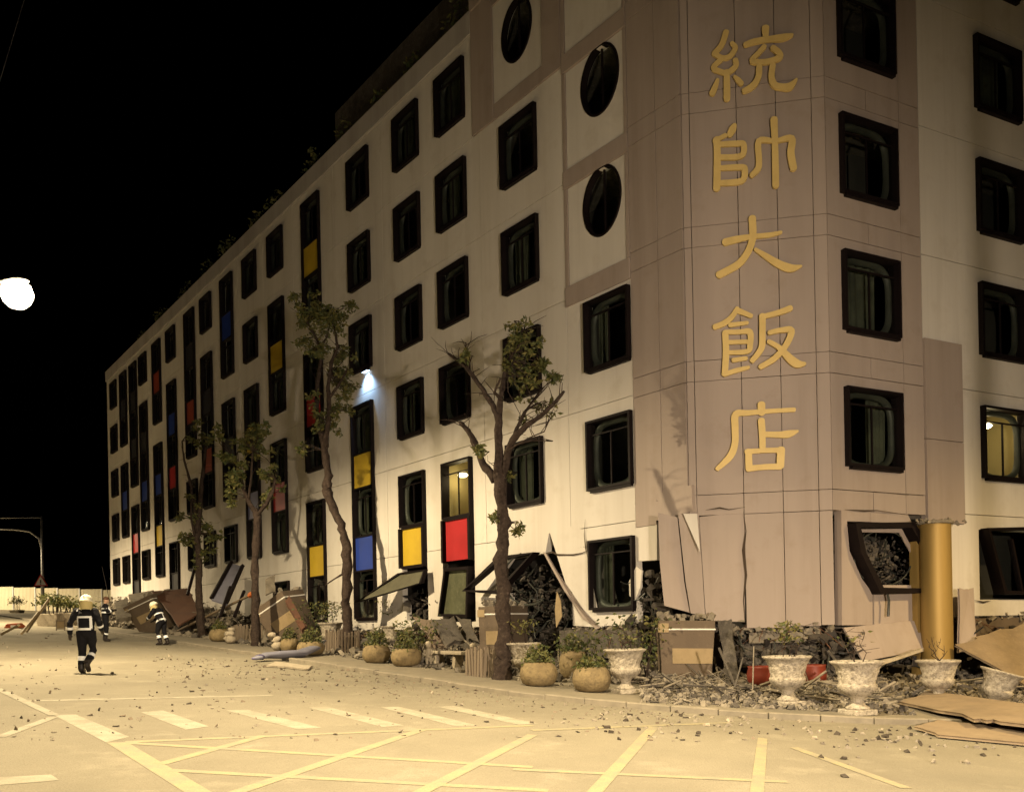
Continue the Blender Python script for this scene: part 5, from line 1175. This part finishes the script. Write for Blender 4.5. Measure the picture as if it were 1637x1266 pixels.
def stand(**kw):
    J = dict(pelvis=(0, 0, .93), chest=(0, .01, 1.30), neck=(0, .01, 1.47), head=(0, .03, 1.615), lsh=(-.20, 0, 1.40), rsh=(.20, 0, 1.40), lel=(-.29, -.04, 1.12), rel=(.29, -.04, 1.12), lwr=(-.31, .04, .88), rwr=(.31, .04, .88),
             lhp=(-.10, 0, .90), rhp=(.10, 0, .90), lkn=(-.11, .03, .49), rkn=(.11, .03, .49), lan=(-.11, -.02, .09), ran=(.11, -.02, .09), ltoe=(-.12, .16, .035), rtoe=(.12, .16, .035)); J.update(kw); return J
bk = [(-.15, 0, 1.36), (.15, 0, 1.36), (.15, 0, 1.02), (-.15, 0, 1.02), (-.15, 0, 1.36)]
J1 = stand(lel=(-.33, -.05, 1.14), lwr=(-.37, .03, .90), rel=(.32, -.08, 1.16), rwr=(.30, .10, .98), rkn=(.10, .12, .51), ran=(.10, -.22, .20), rtoe=(.11, -.14, .045), lkn=(-.10, .02, .49))
yv = (0, 1, 0)
tp1 = [('flat', [(-.16, 0, 1.27), (.16, 0, 1.27)], yv, .045, (0, 0, 1)), ('flat', [(-.19, 0, 1.0), (.19, 0, 1.0)], yv, .05, (0, 0, 1)), ('flat', [(-.145, 0, 1.26), (-.145, 0, 1.0)], yv, .045, (1, 0, 0)), ('flat', [(.145, 0, 1.26), (.145, 0, 1.0)], yv, .045, (1, 0, 0)),
       ('ring', 'lel', 'lwr', .45, .06), ('ring', 'rel', 'rwr', .45, .06), ('ring', 'lkn', 'lan', .38, .10), ('ring', 'rkn', 'ran', .38, .10), ('flat', [(-.17, 0, 1.42), (-.13, 0, 1.44)], yv, .05, (0, .3, 1))]
person('firefighter in black uniform with silver square on the back and white helmet, walking away', G(139, 1076), .05, J1, tapes=tp1)
J2 = stand(pelvis=(0, -.02, .90), chest=(0, .16, 1.22), neck=(0, .26, 1.36), head=(0, .34, 1.47), lsh=(-.20, .17, 1.31), rsh=(.20, .17, 1.31), lel=(-.27, .30, 1.08), rel=(.27, .28, 1.06), lwr=(-.16, .48, .98), rwr=(.16, .46, .94), lkn=(-.11, .10, .49), rkn=(.11, -.02, .48), ran=(.11, -.16, .09), rtoe=(.12, .02, .035))
tp2 = [('ring', 'pelvis', 'chest', .05, .06), ('ring', 'pelvis', 'chest', .75, .05), ('ring', 'lel', 'lwr', .5, .06), ('ring', 'rel', 'rwr', .5, .06), ('ring', 'lkn', 'lan', .45, .10), ('ring', 'rkn', 'ran', .45, .10), ('flat', [(.0, -.0, 1.20), (.0, -.05, .9)], (.0, 1, 0), .04, (1, 0, 0))]
person('firefighter stooping in white helmet and silver-banded black uniform before the far mound', G(259, 1031), R(72), J2, tapes=tp2)
J3 = stand(lel=(-.30, .02, 1.14), lwr=(-.22, .22, 1.06), rel=(.30, .06, 1.16), rwr=(.18, .26, 1.20), head=(0, .04, 1.61))
tp3 = [('ring', 'pelvis', 'chest', .55, .06), ('ring', 'pelvis', 'chest', .95, .05), ('ring', 'rel', 'rwr', .4, .06), ('ring', 'lkn', 'lan', .5, .06), ('ring', 'rkn', 'ran', .5, .06)]
P3 = G(169, 1025)
person('firefighter without helmet in a reddish cap standing before the rubble with a thin rod', P3, R(-60), J3, helmet=False, cap=True, tapes=tp3)
t = thing('thin_rod', 'long thin black rod held upright by the capped firefighter', 'rod', P3 + Vector((.32, .08, .9))); A1 = AT(163, 905, P3.y); b = MB(); b.tube([Vector((0, 0, -.2)), A1 - t.location], [.014, .007], 6); b.build('rod_body', m_boot, t)
